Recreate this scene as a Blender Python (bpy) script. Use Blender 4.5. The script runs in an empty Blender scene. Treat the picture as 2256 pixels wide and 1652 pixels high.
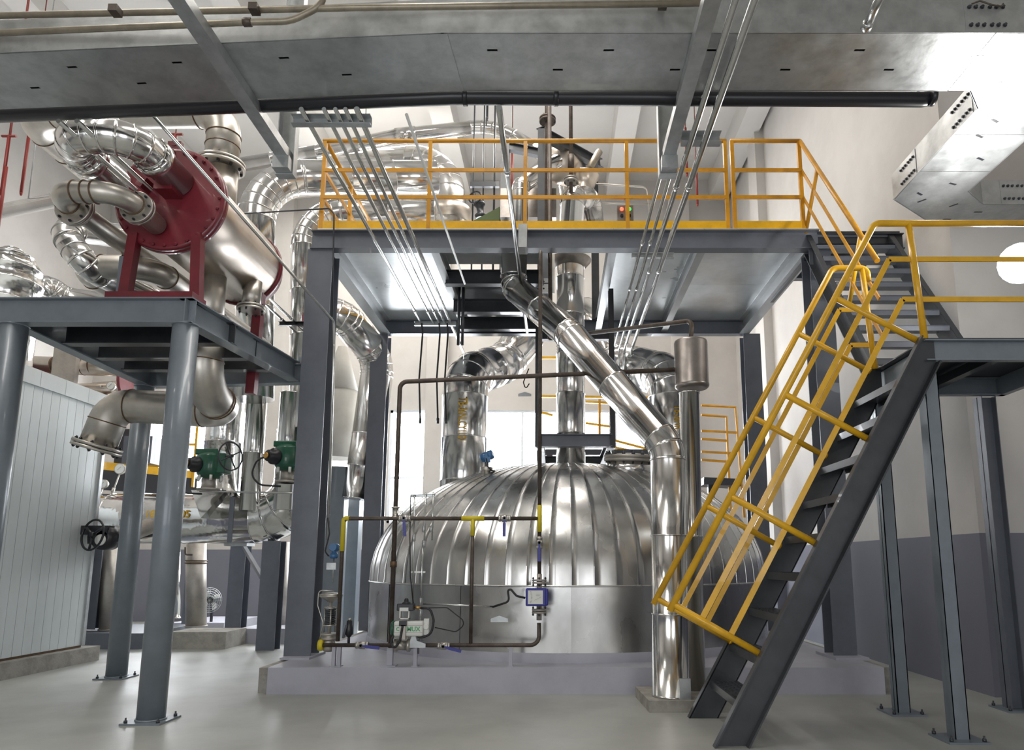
import bpy, bmesh, math, random
from mathutils import Vector, Matrix
random.seed(7)
PI = math.pi
C = bpy.context.scene.collection
scene = bpy.context.scene

# ---------------------------------------------------------------- camera
W, H = 2256, 1652
F_PX, CX, CY = 1530.0, 1225.0, 992.0
CAM_H = 1.3
PITCH = math.radians(9.2)
cam_d = bpy.data.cameras.new('camera')
cam = bpy.data.objects.new('camera', cam_d); C.objects.link(cam)
cam.location = (0, 0, CAM_H)
cam.rotation_euler = (math.radians(90) + PITCH, 0, 0)
cam_d.sensor_fit = 'HORIZONTAL'; cam_d.sensor_width = 36
cam_d.lens = 36 * F_PX / W
cam_d.shift_x = -(CX - W / 2) / W
cam_d.shift_y = (CY - H / 2) / W
cam_d.clip_start = 0.05; cam_d.clip_end = 100
scene.camera = cam

# ---------------------------------------------------------------- world, lights, exposure
world = bpy.data.worlds.new('world'); scene.world = world; world.use_nodes = True
world.node_tree.nodes['Background'].inputs[0].default_value = (0.9, 0.95, 1, 1)
world.node_tree.nodes['Background'].inputs[1].default_value = 1.0
scene.view_settings.view_transform = 'Standard'
scene.view_settings.look = 'None'
scene.view_settings.gamma = 1
scene.view_settings.use_curve_mapping = False
scene.view_settings.exposure = -0.2

def area(name, loc, rot, sx, sy, power, col=(1, 1, 1)):
    d = bpy.data.lights.new(name, 'AREA'); d.shape = 'RECTANGLE'; d.size = sx; d.size_y = sy
    d.energy = power; d.color = col
    o = bpy.data.objects.new(name, d); C.objects.link(o); o.location = loc; o.rotation_euler = rot
    return o
# unseen area lights added as fill, under the ceiling and behind the camera
area('overhead_fill', (-6.5, 4, 10.3), (0, 0, 0), 0.9, 8, 370, (1, 0.95, 0.88))
area('overhead_fill', (-1.0, 5.5, 10.3), (0, 0, 0), 0.9, 8, 380, (1, 0.95, 0.88))
area('overhead_fill', (0.2, 11.5, 9.9), (0, 0, 0), 0.9, 5, 230, (1, 0.93, 0.86))
area('overhead_fill', (-4, 13.3, 9.9), (0, 0, 0), 4, 0.9, 430, (1, 0.95, 0.88))
area('front_fill', (-3.5, -4.7, 2.6), (math.radians(90), 0, 0), 5.0, 3.4, 270, (0.95, 0.97, 1))  # added fill standing before the closed front wall, no glazing there
area('front_fill', (3.2, -4.7, 2.6), (math.radians(90), 0, 0), 3.2, 3.4, 160, (0.95, 0.97, 1))
LAMP_POWER = 130
WINDOW_STRENGTH = 20.0

# ---------------------------------------------------------------- photograph pixel -> place in the hall
_s, _c = math.sin(PITCH), math.cos(PITCH)
def ray(u, v):
    x, y = u - CX, CY - v
    return Vector((x, F_PX * _c - y * _s, F_PX * _s + y * _c))
def P(u, v, Y):
    d = ray(u, v); k = Y / d.y
    return Vector((d.x * k, Y, CAM_H + d.z * k))
def PZ(u, v, z):
    d = ray(u, v); k = (z - CAM_H) / d.z
    return Vector((d.x * k, d.y * k, z))
def V(*a): return Vector(a)

# ---------------------------------------------------------------- materials
def mat(name, col, rough=0.5, metal=0.0, noise=0.0, nscale=8.0, bump=0.0, bscale=20.0, rnoise=0.0,
        emit=0.0, stretch=(1, 1, 1), col2=None, coat=0.0, bdist=0.02, split=None):
    m = bpy.data.materials.new(name); m.use_nodes = True
    nt = m.node_tree; N = nt.nodes; L = nt.links
    b = N['Principled BSDF']
    b.inputs['Base Color'].default_value = (*col, 1)
    b.inputs['Roughness'].default_value = rough
    b.inputs['Metallic'].default_value = metal
    if coat: b.inputs['Coat Weight'].default_value = coat
    if emit:
        b.inputs['Emission Color'].default_value = (*col, 1)
        b.inputs['Emission Strength'].default_value = emit
    if noise or bump or rnoise:
        g = N.new('ShaderNodeNewGeometry')
        mp = N.new('ShaderNodeMapping'); mp.inputs['Scale'].default_value = stretch
        L.new(g.outputs['Position'], mp.inputs['Vector'])
    if noise:
        n = N.new('ShaderNodeTexNoise'); n.inputs['Scale'].default_value = nscale; n.inputs['Detail'].default_value = 5
        n.inputs['Roughness'].default_value = 0.65
        L.new(mp.outputs['Vector'], n.inputs['Vector'])
        r = N.new('ShaderNodeValToRGB')
        c2 = col2 if col2 else tuple(max(0, c * (1 - noise)) for c in col)
        r.color_ramp.elements[0].color = (*c2, 1); r.color_ramp.elements[1].color = (*col, 1)
        r.color_ramp.elements[0].position = 0.35; r.color_ramp.elements[1].position = 0.6
        L.new(n.outputs['Fac'], r.inputs['Fac'])
        out = r.outputs['Color']
        if split:      # two-colour wall paint: the lower coat ends at a fixed height
            zc, lowc = split
            sx = N.new('ShaderNodeSeparateXYZ'); L.new(g.outputs['Position'], sx.inputs[0])
            lt = N.new('ShaderNodeMath'); lt.operation = 'LESS_THAN'; lt.inputs[1].default_value = zc
            L.new(sx.outputs['Z'], lt.inputs[0])
            mx = N.new('ShaderNodeMix'); mx.data_type = 'RGBA'
            L.new(lt.outputs[0], mx.inputs['Factor']); L.new(out, mx.inputs['A'])
            r2 = N.new('ShaderNodeValToRGB')
            r2.color_ramp.elements[0].color = (*[c * 0.86 for c in lowc], 1); r2.color_ramp.elements[1].color = (*lowc, 1)
            L.new(n.outputs['Fac'], r2.inputs['Fac'])
            L.new(r2.outputs['Color'], mx.inputs['B']); out = mx.outputs['Result']
        L.new(out, b.inputs['Base Color'])
    if rnoise:
        n2 = N.new('ShaderNodeTexNoise'); n2.inputs['Scale'].default_value = nscale * 0.6; n2.inputs['Detail'].default_value = 4
        L.new(mp.outputs['Vector'], n2.inputs['Vector'])
        mr = N.new('ShaderNodeMapRange'); mr.inputs['To Min'].default_value = max(0.03, rough - rnoise); mr.inputs['To Max'].default_value = rough + rnoise
        mr.inputs['From Min'].default_value = 0.3; mr.inputs['From Max'].default_value = 0.7
        L.new(n2.outputs['Fac'], mr.inputs['Value']); L.new(mr.outputs['Result'], b.inputs['Roughness'])
    if bump:
        n3 = N.new('ShaderNodeTexNoise'); n3.inputs['Scale'].default_value = bscale; n3.inputs['Detail'].default_value = 3
        L.new(mp.outputs['Vector'], n3.inputs['Vector'])
        bp = N.new('ShaderNodeBump'); bp.inputs['Strength'].default_value = bump; bp.inputs['Distance'].default_value = bdist
        L.new(n3.outputs['Fac'], bp.inputs['Height']); L.new(bp.outputs['Normal'], b.inputs['Normal'])
    return m
M = {}
M['wall'] = mat('wall_paint', (0.57, 0.55, 0.525), 0.85, noise=0.12, nscale=0.7, split=(1.6, (0.20, 0.205, 0.25)), bump=0.05, bscale=30)
M['ceil'] = mat('ceiling_paint', (0.60, 0.585, 0.56), 0.9, noise=0.06, nscale=0.5)
M['floor'] = mat('screed_floor', (0.40, 0.41, 0.385), 0.42, noise=0.16, nscale=1.3, rnoise=0.1, bump=0.04, bscale=60)
M['plinth'] = mat('lavender_grey_paint', (0.42, 0.425, 0.485), 0.5, noise=0.1, nscale=3, bump=0.05, bscale=30)
M['concrete'] = mat('raw_concrete', (0.36, 0.345, 0.31), 0.9, noise=0.3, nscale=6, bump=0.25, bscale=40)
M['clad'] = mat('aluminium_cladding', (0.74, 0.735, 0.72), 0.17, 1.0, noise=0.08, nscale=4, rnoise=0.05, bump=0.10, bscale=4, bdist=0.012)
M['clad_crumpled'] = mat('dented_aluminium_cladding', (0.74, 0.735, 0.72), 0.15, 1.0, noise=0.08, nscale=4, rnoise=0.05, bump=0.45, bscale=3.0, bdist=0.045)
M['tank'] = mat('tank_sheet', (0.62, 0.62, 0.61), 0.27, 1.0, noise=0.15, nscale=3, rnoise=0.08, bump=0.16, bscale=2.2, bdist=0.03, stretch=(1, 1, 0.6))
M['galv'] = mat('galvanised_steel', (0.48, 0.50, 0.505), 0.42, 0.8, noise=0.2, nscale=7, rnoise=0.1, bump=0.06, bscale=14)
M['deck'] = mat('deck_plate_steel', (0.68, 0.71, 0.72), 0.36, 0.6, noise=0.16, nscale=2.5, rnoise=0.1, bump=0.05, bscale=6)
M['deckbeam'] = mat('light_grey_beam_paint', (0.42, 0.44, 0.45), 0.35, 0.3, noise=0.1, nscale=4)
M['conduit'] = mat('zinc_conduit', (0.62, 0.63, 0.62), 0.25, 1.0, noise=0.12, nscale=10)
M['ss'] = mat('bare_stainless', (0.56, 0.535, 0.49), 0.38, 0.9, noise=0.14, nscale=6, rnoise=0.08)
M['ssdull'] = mat('dull_stainless', (0.47, 0.44, 0.40), 0.5, 0.7, noise=0.2, nscale=5)
M['weld'] = mat('brown_weld_bead', (0.16, 0.10, 0.06), 0.55, 0.5, noise=0.3, nscale=20)
M['shell'] = mat('warm_satin_shell', (0.70, 0.63, 0.55), 0.33, 0.95, noise=0.12, nscale=3, rnoise=0.05)
M['grey'] = mat('grey_blue_paint', (0.205, 0.24, 0.275), 0.38, 0.15, noise=0.12, nscale=5, coat=0.2)
M['slate'] = mat('slate_paint', (0.135, 0.15, 0.18), 0.38, 0.1, noise=0.12, nscale=5, coat=0.15)
M['dark'] = mat('dark_steel_paint', (0.045, 0.05, 0.058), 0.38, 0.2, noise=0.25, nscale=6, coat=0.2)
M['black'] = mat('black_paint', (0.014, 0.015, 0.02), 0.35)
M['rubber'] = mat('black_rubber', (0.02, 0.02, 0.022), 0.5)
M['yellow'] = mat('yellow_paint', (0.80, 0.44, 0.015), 0.32, noise=0.18, nscale=6, coat=0.3)
M['amber'] = mat('amber_yellow_paint', (0.62, 0.29, 0.012), 0.4, noise=0.25, nscale=5, coat=0.1)
M['red'] = mat('maroon_paint', (0.185, 0.018, 0.03), 0.38, noise=0.25, nscale=5, coat=0.25)
M['redpipe'] = mat('fire_pipe_red', (0.20, 0.02, 0.015), 0.5)
M['rust'] = mat('rusty_dark_pipe', (0.115, 0.095, 0.08), 0.5, 0.5, noise=0.4, nscale=9, col2=(0.07, 0.05, 0.04))
M['drum'] = mat('brushed_drum', (0.33, 0.30, 0.28), 0.35, 0.85, noise=0.3, nscale=4)
M['beige'] = mat('beige_pipe', (0.36, 0.32, 0.25), 0.45, 0.6, noise=0.25, nscale=8)
M['green'] = mat('green_valve_paint', (0.01, 0.10, 0.055), 0.35, coat=0.4, noise=0.3, nscale=9)
M['white'] = mat('white_plastic', (0.72, 0.73, 0.70), 0.4)
M['palegreen'] = mat('pale_green_text', (0.10, 0.42, 0.17), 0.5)
M['blue'] = mat('blue_handle', (0.03, 0.035, 0.26), 0.4)
M['bluecase'] = mat('blue_instrument', (0.03, 0.13, 0.30), 0.35, coat=0.4)
M['panelbox'] = mat('sandwich_panel', (0.68, 0.73, 0.74), 0.42, 0.15, noise=0.08, nscale=2, stretch=(1, 1, .3))
M['groove'] = mat('panel_joint', (0.10, 0.12, 0.14), 0.6)
M['frame'] = mat('window_frame', (0.75, 0.80, 0.86), 0.5)
M['pane'] = mat('daylit_pane', (0.93, 0.96, 1.0), 0.4, emit=WINDOW_STRENGTH)
M['lamp'] = mat('lamp_globe', (0.93, 0.96, 1.0), 0.4, emit=12)
M['redlamp'] = mat('red_pilot_lamp', (1, 0.06, 0.03), 0.4, emit=6)
M['greenlamp'] = mat('green_pilot_lamp', (0.05, 0.8, 0.15), 0.4, emit=1.5)
M['brass'] = mat('brass_fitting', (0.55, 0.33, 0.10), 0.35, 0.9)
M['yellowtape'] = mat('yellow_band', (0.62, 0.50, 0.02), 0.5)
M['letters'] = mat('yellow_lettering', (0.60, 0.36, 0.03), 0.5)
M['cream'] = mat('cream_painted_shell', (0.62, 0.60, 0.54), 0.6, noise=0.1, nscale=3)

# ---------------------------------------------------------------- mesh builder
def perp(d):
    d = d.normalized()
    a = Vector((0, 0, 1)) if abs(d.z) < 0.9 else Vector((0, 1, 0))
    x = a.cross(d).normalized()
    return x, d.cross(x).normalized()
class MB:
    def __init__(s): s.v = []; s.f = []; s.sm = []
    def add(s, vs, fs, smooth=False):
        n = len(s.v); s.v += [Vector(p) for p in vs]
        for f in fs: s.f.append(tuple(i + n for i in f)); s.sm.append(smooth)
        return s
    def box(s, c, size, x=None, y=None, z=None):
        c = Vector(c); x = x or V(1, 0, 0); y = y or V(0, 1, 0); z = z or V(0, 0, 1)
        a, b, d = size[0] / 2, size[1] / 2, size[2] / 2
        vs = [c + x * i * a + y * j * b + z * k * d for i in (-1, 1) for j in (-1, 1) for k in (-1, 1)]
        return s.add(vs, [(0, 1, 3, 2), (4, 6, 7, 5), (0, 4, 5, 1), (2, 3, 7, 6), (0, 2, 6, 4), (1, 5, 7, 3)])
    def mm(s, lo, hi):
        lo = Vector(lo); hi = Vector(hi)
        return s.box((lo + hi) / 2, [abs(hi[i] - lo[i]) for i in range(3)])
    def bar(s, p, q, w, h, up=None):
        p = Vector(p); q = Vector(q); d = (q - p); L = d.length; d.normalize()
        up = Vector(up) if up else (V(0, 0, 1) if abs(d.z) < 0.95 else V(0, 1, 0))
        sd = d.cross(up).normalized(); u = sd.cross(d).normalized()
        return s.box((p + q) / 2, (L, w, h), d, sd, u)
    def profile(s, p, q, pts, up=None, closed=True, caps=True):
        # sweeps a 2-D outline (side, up) from p to q
        p = Vector(p); q = Vector(q); d = (q - p).normalized()
        up = Vector(up) if up else (V(0, 0, 1) if abs(d.z) < 0.95 else V(0, 1, 0))
        sd = d.cross(up).normalized(); u = sd.cross(d).normalized(); n = len(pts)
        vs = [p + sd * a + u * b for a, b in pts] + [q + sd * a + u * b for a, b in pts]
        fs = [(i, (i + 1) % n, n + (i + 1) % n, n + i) for i in range(n)]
        s.add(vs, fs)
        return s
    def ibeam(s, p, q, w, h, t=0.012, up=None, tw=None):
        p = Vector(p); q = Vector(q); d = (q - p).normalized()
        up = Vector(up) if up else (V(0, 0, 1) if abs(d.z) < 0.95 else V(0, 1, 0))
        sd = d.cross(up).normalized(); u = sd.cross(d).normalized()
        o = u * (h / 2 - t / 2)
        s.bar(p + o, q + o, w, t, up); s.bar(p - o, q - o, w, t, up); s.bar(p, q, tw or t, h - 2 * t, up)
        return s
    def channel(s, p, q, w, h, t=0.01, up=None, side=1):
        # web of height h, flanges reaching w towards side
        p = Vector(p); q = Vector(q); d = (q - p).normalized()
        up = Vector(up) if up else (V(0, 0, 1) if abs(d.z) < 0.95 else V(0, 1, 0))
        sd = d.cross(up).normalized() * side; u = V(0, 0, 0) + (d.cross(up).normalized().cross(d)).normalized()
        s.bar(p, q, t, h, up)
        for k in (-1, 1):
            o = u * k * (h / 2 - t / 2) + sd * (w / 2)
            s.bar(p + o, q + o, w, t, up)
        return s
    def ring(s, path_pt, d, r, seg, ax=None):
        x, y = ax or perp(d)
        return [path_pt + x * (r * math.cos(2 * PI * i / seg)) + y * (r * math.sin(2 * PI * i / seg)) for i in range(seg)]
    def sweep(s, pts, rad, seg=16, caps=True, smooth=True):
        # tube along a poly-line with a radius per point, rotation-minimising frame
        n = len(pts); pts = [Vector(p) for p in pts]
        if not hasattr(rad, '__len__'): rad = [rad] * n
        T = []
        for i in range(n):
            a = pts[max(0, i - 1)]; b = pts[min(n - 1, i + 1)]
            if i > 0 and i < n - 1:
                t = (pts[i] - a).normalized() + (b - pts[i]).normalized()
                t = t if t.length > 1e-6 else (b - a)
            else: t = b - a
            if t.length < 1e-9: t = T[-1] if T else V(0, 0, 1)
            T.append(t.normalized())
        x, y = perp(T[0]); base = len(s.v)
        for i in range(n):
            if i:
                q = T[i - 1].rotation_difference(T[i]); x = (q @ x).normalized(); y = T[i].cross(x).normalized()
            # mitre: stretch in-plane so that the tube keeps its width in corners
            s.v += [pts[i] + x * (rad[i] * math.cos(2 * PI * k / seg)) + y * (rad[i] * math.sin(2 * PI * k / seg)) for k in range(seg)]
        for i in range(n - 1):
            for k in range(seg):
                a = base + i * seg + k; b = base + i * seg + (k + 1) % seg
                s.f.append((a, b, b + seg, a + seg)); s.sm.append(smooth)
        if caps:
            s.f.append(tuple(base + k for k in reversed(range(seg)))); s.sm.append(False)
            s.f.append(tuple(base + (n - 1) * seg + k for k in range(seg))); s.sm.append(False)
        return s
    def cyl(s, p, q, r, r2=None, seg=16, caps=True):
        return s.sweep([p, q], [r, r if r2 is None else r2], seg, caps)
    def lathe(s, o, d, prof, seg=24, smooth=True, caps=True):
        # profile: list of (distance along d, radius)
        o = Vector(o); d = Vector(d).normalized(); x, y = perp(d); base = len(s.v); n = len(prof)
        for t, r in prof:
            r = max(r, 1e-4)
            s.v += [o + d * t + x * (r * math.cos(2 * PI * k / seg)) + y * (r * math.sin(2 * PI * k / seg)) for k in range(seg)]
        for i in range(n - 1):
            for k in range(seg):
                a = base + i * seg + k; b = base + i * seg + (k + 1) % seg
                s.f.append((a, b, b + seg, a + seg)); s.sm.append(smooth)
        if caps:
            s.f.append(tuple(base + k for k in reversed(range(seg)))); s.sm.append(False)
            s.f.append(tuple(base + (n - 1) * seg + k for k in range(seg))); s.sm.append(False)
        return s
    def torus(s, o, d, R, r, seg=24, sub=8):
        o = Vector(o); d = Vector(d).normalized(); x, y = perp(d)
        pts = [o + x * (R * math.cos(2 * PI * k / seg)) + y * (R * math.sin(2 * PI * k / seg)) for k in range(seg)]
        base = len(s.v)
        for k in range(seg):
            e = (pts[k] - o).normalized()
            s.v += [pts[k] + e * (r * math.cos(2 * PI * j / sub)) + d * (r * math.sin(2 * PI * j / sub)) for j in range(sub)]
        for k in range(seg):
            for j in range(sub):
                a = base + k * sub + j; b = base + k * sub + (j + 1) % sub
                a2 = base + ((k + 1) % seg) * sub + j; b2 = base + ((k + 1) % seg) * sub + (j + 1) % sub
                s.f.append((a, a2, b2, b)); s.sm.append(True)
        return s
    def prism(s, poly, ext):
        ext = Vector(ext); n = len(poly); poly = [Vector(p) for p in poly]
        vs = poly + [p + ext for p in poly]
        return s.add(vs, [tuple(reversed(range(n))), tuple(range(n, 2 * n))] + [(i, (i + 1) % n, n + (i + 1) % n, n + i) for i in range(n)])
    def ball(s, c, r, seg=16, sq=1.0):
        return s.lathe(Vector(c) - V(0, 0, r * sq), (0, 0, 1), [(r * sq * (1 - math.cos(PI * i / 10)), r * math.sin(PI * i / 10)) for i in range(11)], seg)
    def mesh(s, name, m, off=None):
        off = off or V(0, 0, 0)
        me = bpy.data.meshes.new(name)
        me.from_pydata([tuple(p - off) for p in s.v], [], s.f)
        me.polygons.foreach_set('use_smooth', s.sm)
        me.materials.append(M[m] if isinstance(m, str) else m)
        bm = bmesh.new(); bm.from_mesh(me); bmesh.ops.recalc_face_normals(bm, faces=bm.faces); bm.to_mesh(me); bm.free()
        me.update()
        return me

def bounds_base(mbs):
    vs = [p for mb in mbs for p in mb.v]
    lo = Vector([min(p[i] for p in vs) for i in range(3)]); hi = Vector([max(p[i] for p in vs) for i in range(3)])
    return V((lo.x + hi.x) / 2, (lo.y + hi.y) / 2, lo.z)
class Thing:
    def __init__(s, name, label, cat, loc, group=None):
        s.o = bpy.data.objects.new(name, None); C.objects.link(s.o)
        s.loc = Vector(loc); s.o.location = s.loc; s.o.empty_display_size = 0.1
        s.o['label'] = label; s.o['category'] = cat
        if group: s.o['group'] = group
    def part(s, name, mb, m, parent=None, label=None):
        o = bpy.data.objects.new(name, mb.mesh(name, m, s.loc)); C.objects.link(o)
        o.parent = parent or s.o
        if label: o['label'] = label
        return o
    def again(s, src, parent=None, offset=None, rot=None):
        o = src.copy(); C.objects.link(o); o.parent = parent or s.o
        if offset is not None: o.location = src.location + Vector(offset)
        return o
def single(name, label, cat, mb, m, group=None, kind=None):
    b = bounds_base([mb]); o = bpy.data.objects.new(name, mb.mesh(name, m, b)); C.objects.link(o); o.location = b
    if label: o['label'] = label
    if cat: o['category'] = cat
    if group: o['group'] = group
    if kind: o['kind'] = kind
    return o
def struct(name, mb, m, label=None):
    o = bpy.data.objects.new(name, mb.mesh(name, m)); C.objects.link(o); o['kind'] = 'structure'
    if label: o['label'] = label
    return o
def child(o, name, mb, m, label=None):
    c = bpy.data.objects.new(name, mb.mesh(name, m, o.location)); C.objects.link(c); c.parent = o
    if label: c['label'] = label
    return c

def centreline(pts, R, step=0.35):
    """poly-line with filleted corners; returns [(point, in_bend)]"""
    pts = [Vector(p) for p in pts]
    if not hasattr(R, '__len__'): R = [R] * len(pts)
    out = [(pts[0], False)]
    for i in range(1, len(pts) - 1):
        a, b, c = pts[i - 1], pts[i], pts[i + 1]
        d1 = (a - b); d2 = (c - b); l1, l2 = d1.length, d2.length; d1.normalize(); d2.normalize()
        ang = d1.angle(d2)
        if ang > PI - 0.02: out.append((b, False)); continue
        tl = min(R[i] / math.tan(ang / 2), l1 * 0.49, l2 * 0.49); r = tl * math.tan(ang / 2)
        cen = b + (d1 + d2).normalized() * (r / math.sin(ang / 2))
        s0 = b + d1 * tl - cen; s1 = b + d2 * tl - cen
        tot = s0.angle(s1); n = max(3, int(math.ceil(tot / step)))
        axis = s0.cross(s1).normalized()
        for k in range(n + 1):
            out.append((cen + Matrix.Rotation(tot * k / n, 3, axis) @ s0, 0 < k))
    out.append((pts[-1], False))
    return out
def smooth_pipe(mb, pts, r, R=None, seg=14, step=0.2):
    cl = centreline(pts, R if R is not None else r * 2.5, step)
    return mb.sweep([p for p, _ in cl], r, seg)
def clad(t, pts, r, R=None, sec=0.9, m='clad', seg=28, step=0.27, lap=0.006, name='cladding_section'):
    """lagged pipe: every sheet-metal sleeve a part of its own, with a raised lap at its end"""
    cl = centreline(pts, R if R is not None else r * 2.4, step / 4)
    secs = []; i = 0
    while i < len(cl) - 1:
        if cl[i + 1][1]:                      # a bend: gores of a few fine steps each
            k = i
            while k < len(cl) - 1 and cl[k + 1][1] and k - i < 5: k += 1
            secs.append([p for p, _ in cl[i:k + 1]]); i = k
        else:
            a, b = cl[i][0], cl[i + 1][0]; L = (b - a).length
            if L > 1e-4:
                n = max(1, int(round(L / sec)))
                for q in range(n): secs.append([a.lerp(b, q / n), a.lerp(b, (q + 1) / n)])
            i += 1
    flat = [secs[0][0]]; own = []
    for si, sc_ in enumerate(secs):
        own.append(len(flat) - 1)
        for p in sc_[1:]: flat.append(p)
    N_ = len(flat); tang = []
    for k in range(N_):
        a = flat[max(0, k - 1)]; b = flat[min(N_ - 1, k + 1)]
        t1 = (flat[k] - a).normalized() if k else (b - flat[k]).normalized()
        t2 = (b - flat[k]).normalized() if k < N_ - 1 else t1
        tang.append((t1 + t2).normalized())
    frames = []; x, y = perp(tang[0])
    for k in range(N_):
        if k: q = tang[k - 1].rotation_difference(tang[k]); x = (q @ x).normalized(); y = tang[k].cross(x).normalized()
        frames.append((x.copy(), y.copy()))
    def circ(k, rr, shift=0.0):
        x, y = frames[k]
        o = flat[k] + tang[k] * shift
        return [o + x * (rr * math.cos(2 * PI * j / seg)) + y * (rr * math.sin(2 * PI * j / seg)) for j in range(seg)]
    out = []
    for si, sc_ in enumerate(secs):
        k0 = own[si]; k1 = k0 + len(sc_) - 1; mb = MB()
        L = sum((sc_[q + 1] - sc_[q]).length for q in range(len(sc_) - 1)); bl = min(0.016, L * 0.15)
        rings = [circ(k, r) for k in range(k0, k1)] + [circ(k1, r, -bl), circ(k1, r + lap, -bl), circ(k1, r + lap), circ(k1, r)]
        for q in rings: mb.v += q
        nr_ = len(rings)
        for j in range(nr_ - 1):
            for k in range(seg):
                A = j * seg + k; B = j * seg + (k + 1) % seg
                mb.f.append((A, B, B + seg, A + seg)); mb.sm.append(j < nr_ - 4 or j == nr_ - 3)
        if si == 0: mb.f.append(tuple(reversed(range(seg)))); mb.sm.append(False)
        if si == len(secs) - 1: mb.f.append(tuple((nr_ - 1) * seg + k for k in range(seg))); mb.sm.append(False)
        out.append(t.part(name, mb, m))
    return out
def flange(t, c, d, R, th=0.03, n=8, m='ss', bolt='dark', name='flange', br=None, pair=True, bl=None, parent=None, gap=0.008):
    c = Vector(c); d = Vector(d).normalized(); x, y = perp(d); mb = MB()
    if pair:
        mb.lathe(c - d * (th + gap / 2), d, [(0, R * 0.97), (th * .1, R), (th, R)], 28); mb.lathe(c + d * gap / 2, d, [(0, R), (th * .9, R), (th, R * 0.97)], 28)
    else: mb.lathe(c - d * th / 2, d, [(0, R * 0.97), (th * .1, R), (th * .9, R), (th, R * 0.97)], 28)
    f = t.part(name, mb, m, parent)
    br = br or R * 0.075; bl = bl or (th * 2 + 0.06)
    b0 = MB()
    e = x * R * 0.84
    b0.cyl(c + e - d * bl / 2, c + e + d * bl / 2, br * .6, seg=6)
    b0.cyl(c + e - d * bl * .42, c + e - d * bl * .28, br, seg=6); b0.cyl(c + e + d * bl * .28, c + e + d * bl * .42, br, seg=6)
    if parent: 
        for k in range(1, n):
            a = 2 * PI * k / n; e = (x * math.cos(a) + y * math.sin(a)) * R * 0.84
            b0.cyl(c + e - d * bl * .42, c + e + d * bl * .42, br, seg=6)
        t.part('bolts', b0, bolt, parent); return f
    first = t.part('bolt', b0, bolt, f)
    for k in range(1, n):
        a = 2 * PI * k / n; e2 = (x * math.cos(a) + y * math.sin(a)) * R * 0.84
        o = first.copy(); C.objects.link(o); o.parent = f; o.location = e2 - e
    return f
def weld(t, c, d, r, w=0.012):
    mb = MB(); mb.torus(c, d, r, w * .6, 24, 6); return t.part('weld_bead', mb, 'weld')
def base_plate(t, x, y, z, s=0.34, m='grey', parent=None):
    mb = MB(); mb.mm((x - s / 2, y - s / 2, z), (x + s / 2, y + s / 2, z + 0.015)); pl = t.part('base_plate', mb, m)
    for i in (-1, 1):
        for j in (-1, 1):
            b = MB(); bx, by = x + i * s * .4, y + j * s * .4
            b.cyl((bx, by, z + .015), (bx, by, z + .055), 0.008, seg=6); b.cyl((bx, by, z + .015), (bx, by, z + .035), 0.016, seg=6)
            t.part('anchor_bolt', b, 'dark', pl)
    return pl
def text_mesh(txt, size, place, m, name='lettering', extrude=0.0008):
    """lettering as flat geometry: place(x, y) -> world point, x along the line, y up the letter"""
    cu = bpy.data.curves.new(name, 'FONT'); cu.body = txt; cu.size = size; cu.align_x = 'CENTER'; cu.align_y = 'CENTER'
    cu.resolution_u = 3; cu.offset = size * .03
    o = bpy.data.objects.new(name, cu); C.objects.link(o)
    dg = bpy.context.evaluated_depsgraph_get(); dg.update()
    me = bpy.data.meshes.new_from_object(o.evaluated_get(dg))
    bpy.data.objects.remove(o); bpy.data.curves.remove(cu)
    mb = MB(); mb.add([place(v.co.x, v.co.y) for v in me.vertices], [tuple(p.vertices) for p in me.polygons])
    bpy.data.meshes.remove(me)
    return mb
# ================================================================ THE HALL
m = MB(); m.mm((-11.3, -5.3, -0.2), (5.9, 16.3, 0)); floor = struct('floor', m, 'floor')
WIN = [(-9.6, -7.9), (-7.5, -5.8), (-5.4, -4.15), (-3.9, -2.0), (-1.7, 0.12), (0.4, 2.4)]
WZ0, WZ1 = 2.2, 4.85
m = MB(); xs = [-11.3]
for a, b in WIN: xs += [a, b]
xs.append(4.6)
for i in range(0, len(xs), 2): m.mm((xs[i], 16, 0), (xs[i + 1], 16.3, 10.7))
for a, b in WIN: m.mm((a, 16, 0), (b, 16.3, WZ0)); m.mm((a, 16, WZ1), (b, 16.3, 10.7))
wb = struct('wall_back', m, 'wall')
for i, (a, b) in enumerate(WIN):
    m = MB(); t = 0.06
    m.mm((a, 16.02, WZ0), (a + t, 16.14, WZ1)); m.mm((b - t, 16.02, WZ0), (b, 16.14, WZ1))
    m.mm((a, 16.02, WZ0), (b, 16.14, WZ0 + t)); m.mm((a, 16.02, WZ1 - t), (b, 16.14, WZ1))
    w = struct('window_%d' % (i + 1), m, 'frame')
    zt = 3.25; n = 2
    q = MB(); q.mm((a + t, 16.03, zt - .03), (b - t, 16.13, zt + .03)); o = child(w, 'transom', q, 'frame')
    for k in range(1, n):
        x = a + (b - a) * k / n; q = MB(); q.mm((x - .025, 16.03, WZ0 + t), (x + .025, 16.13, WZ1 - t)); child(w, 'mullion', q, 'frame')
    for k in range(n):
        x0 = a + (b - a) * k / n + .025; x1 = a + (b - a) * (k + 1) / n - .025
        for z0, z1 in ((WZ0 + t, zt - .03), (zt + .03, WZ1 - t)):
            q = MB(); q.mm((x0, 16.07, z0), (x1, 16.085, z1)); child(w, 'pane', q, 'pane')
m = MB()
m.mm((4.3, 7.1, 0), (4.6, 16, 10.7)); m.mm((4.6, 7.1, 0), (5.9, 7.4, 10.7)); m.mm((5.6, -5, 0), (5.9, 7.1, 10.7))
wr = struct('wall_right', m, 'wall')
for y in (13.2,):
    q = MB(); q.mm((4.12, y, 0), (4.3, y + .55, 10.7)); child(wr, 'pilaster', q, 'wall')
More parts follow.
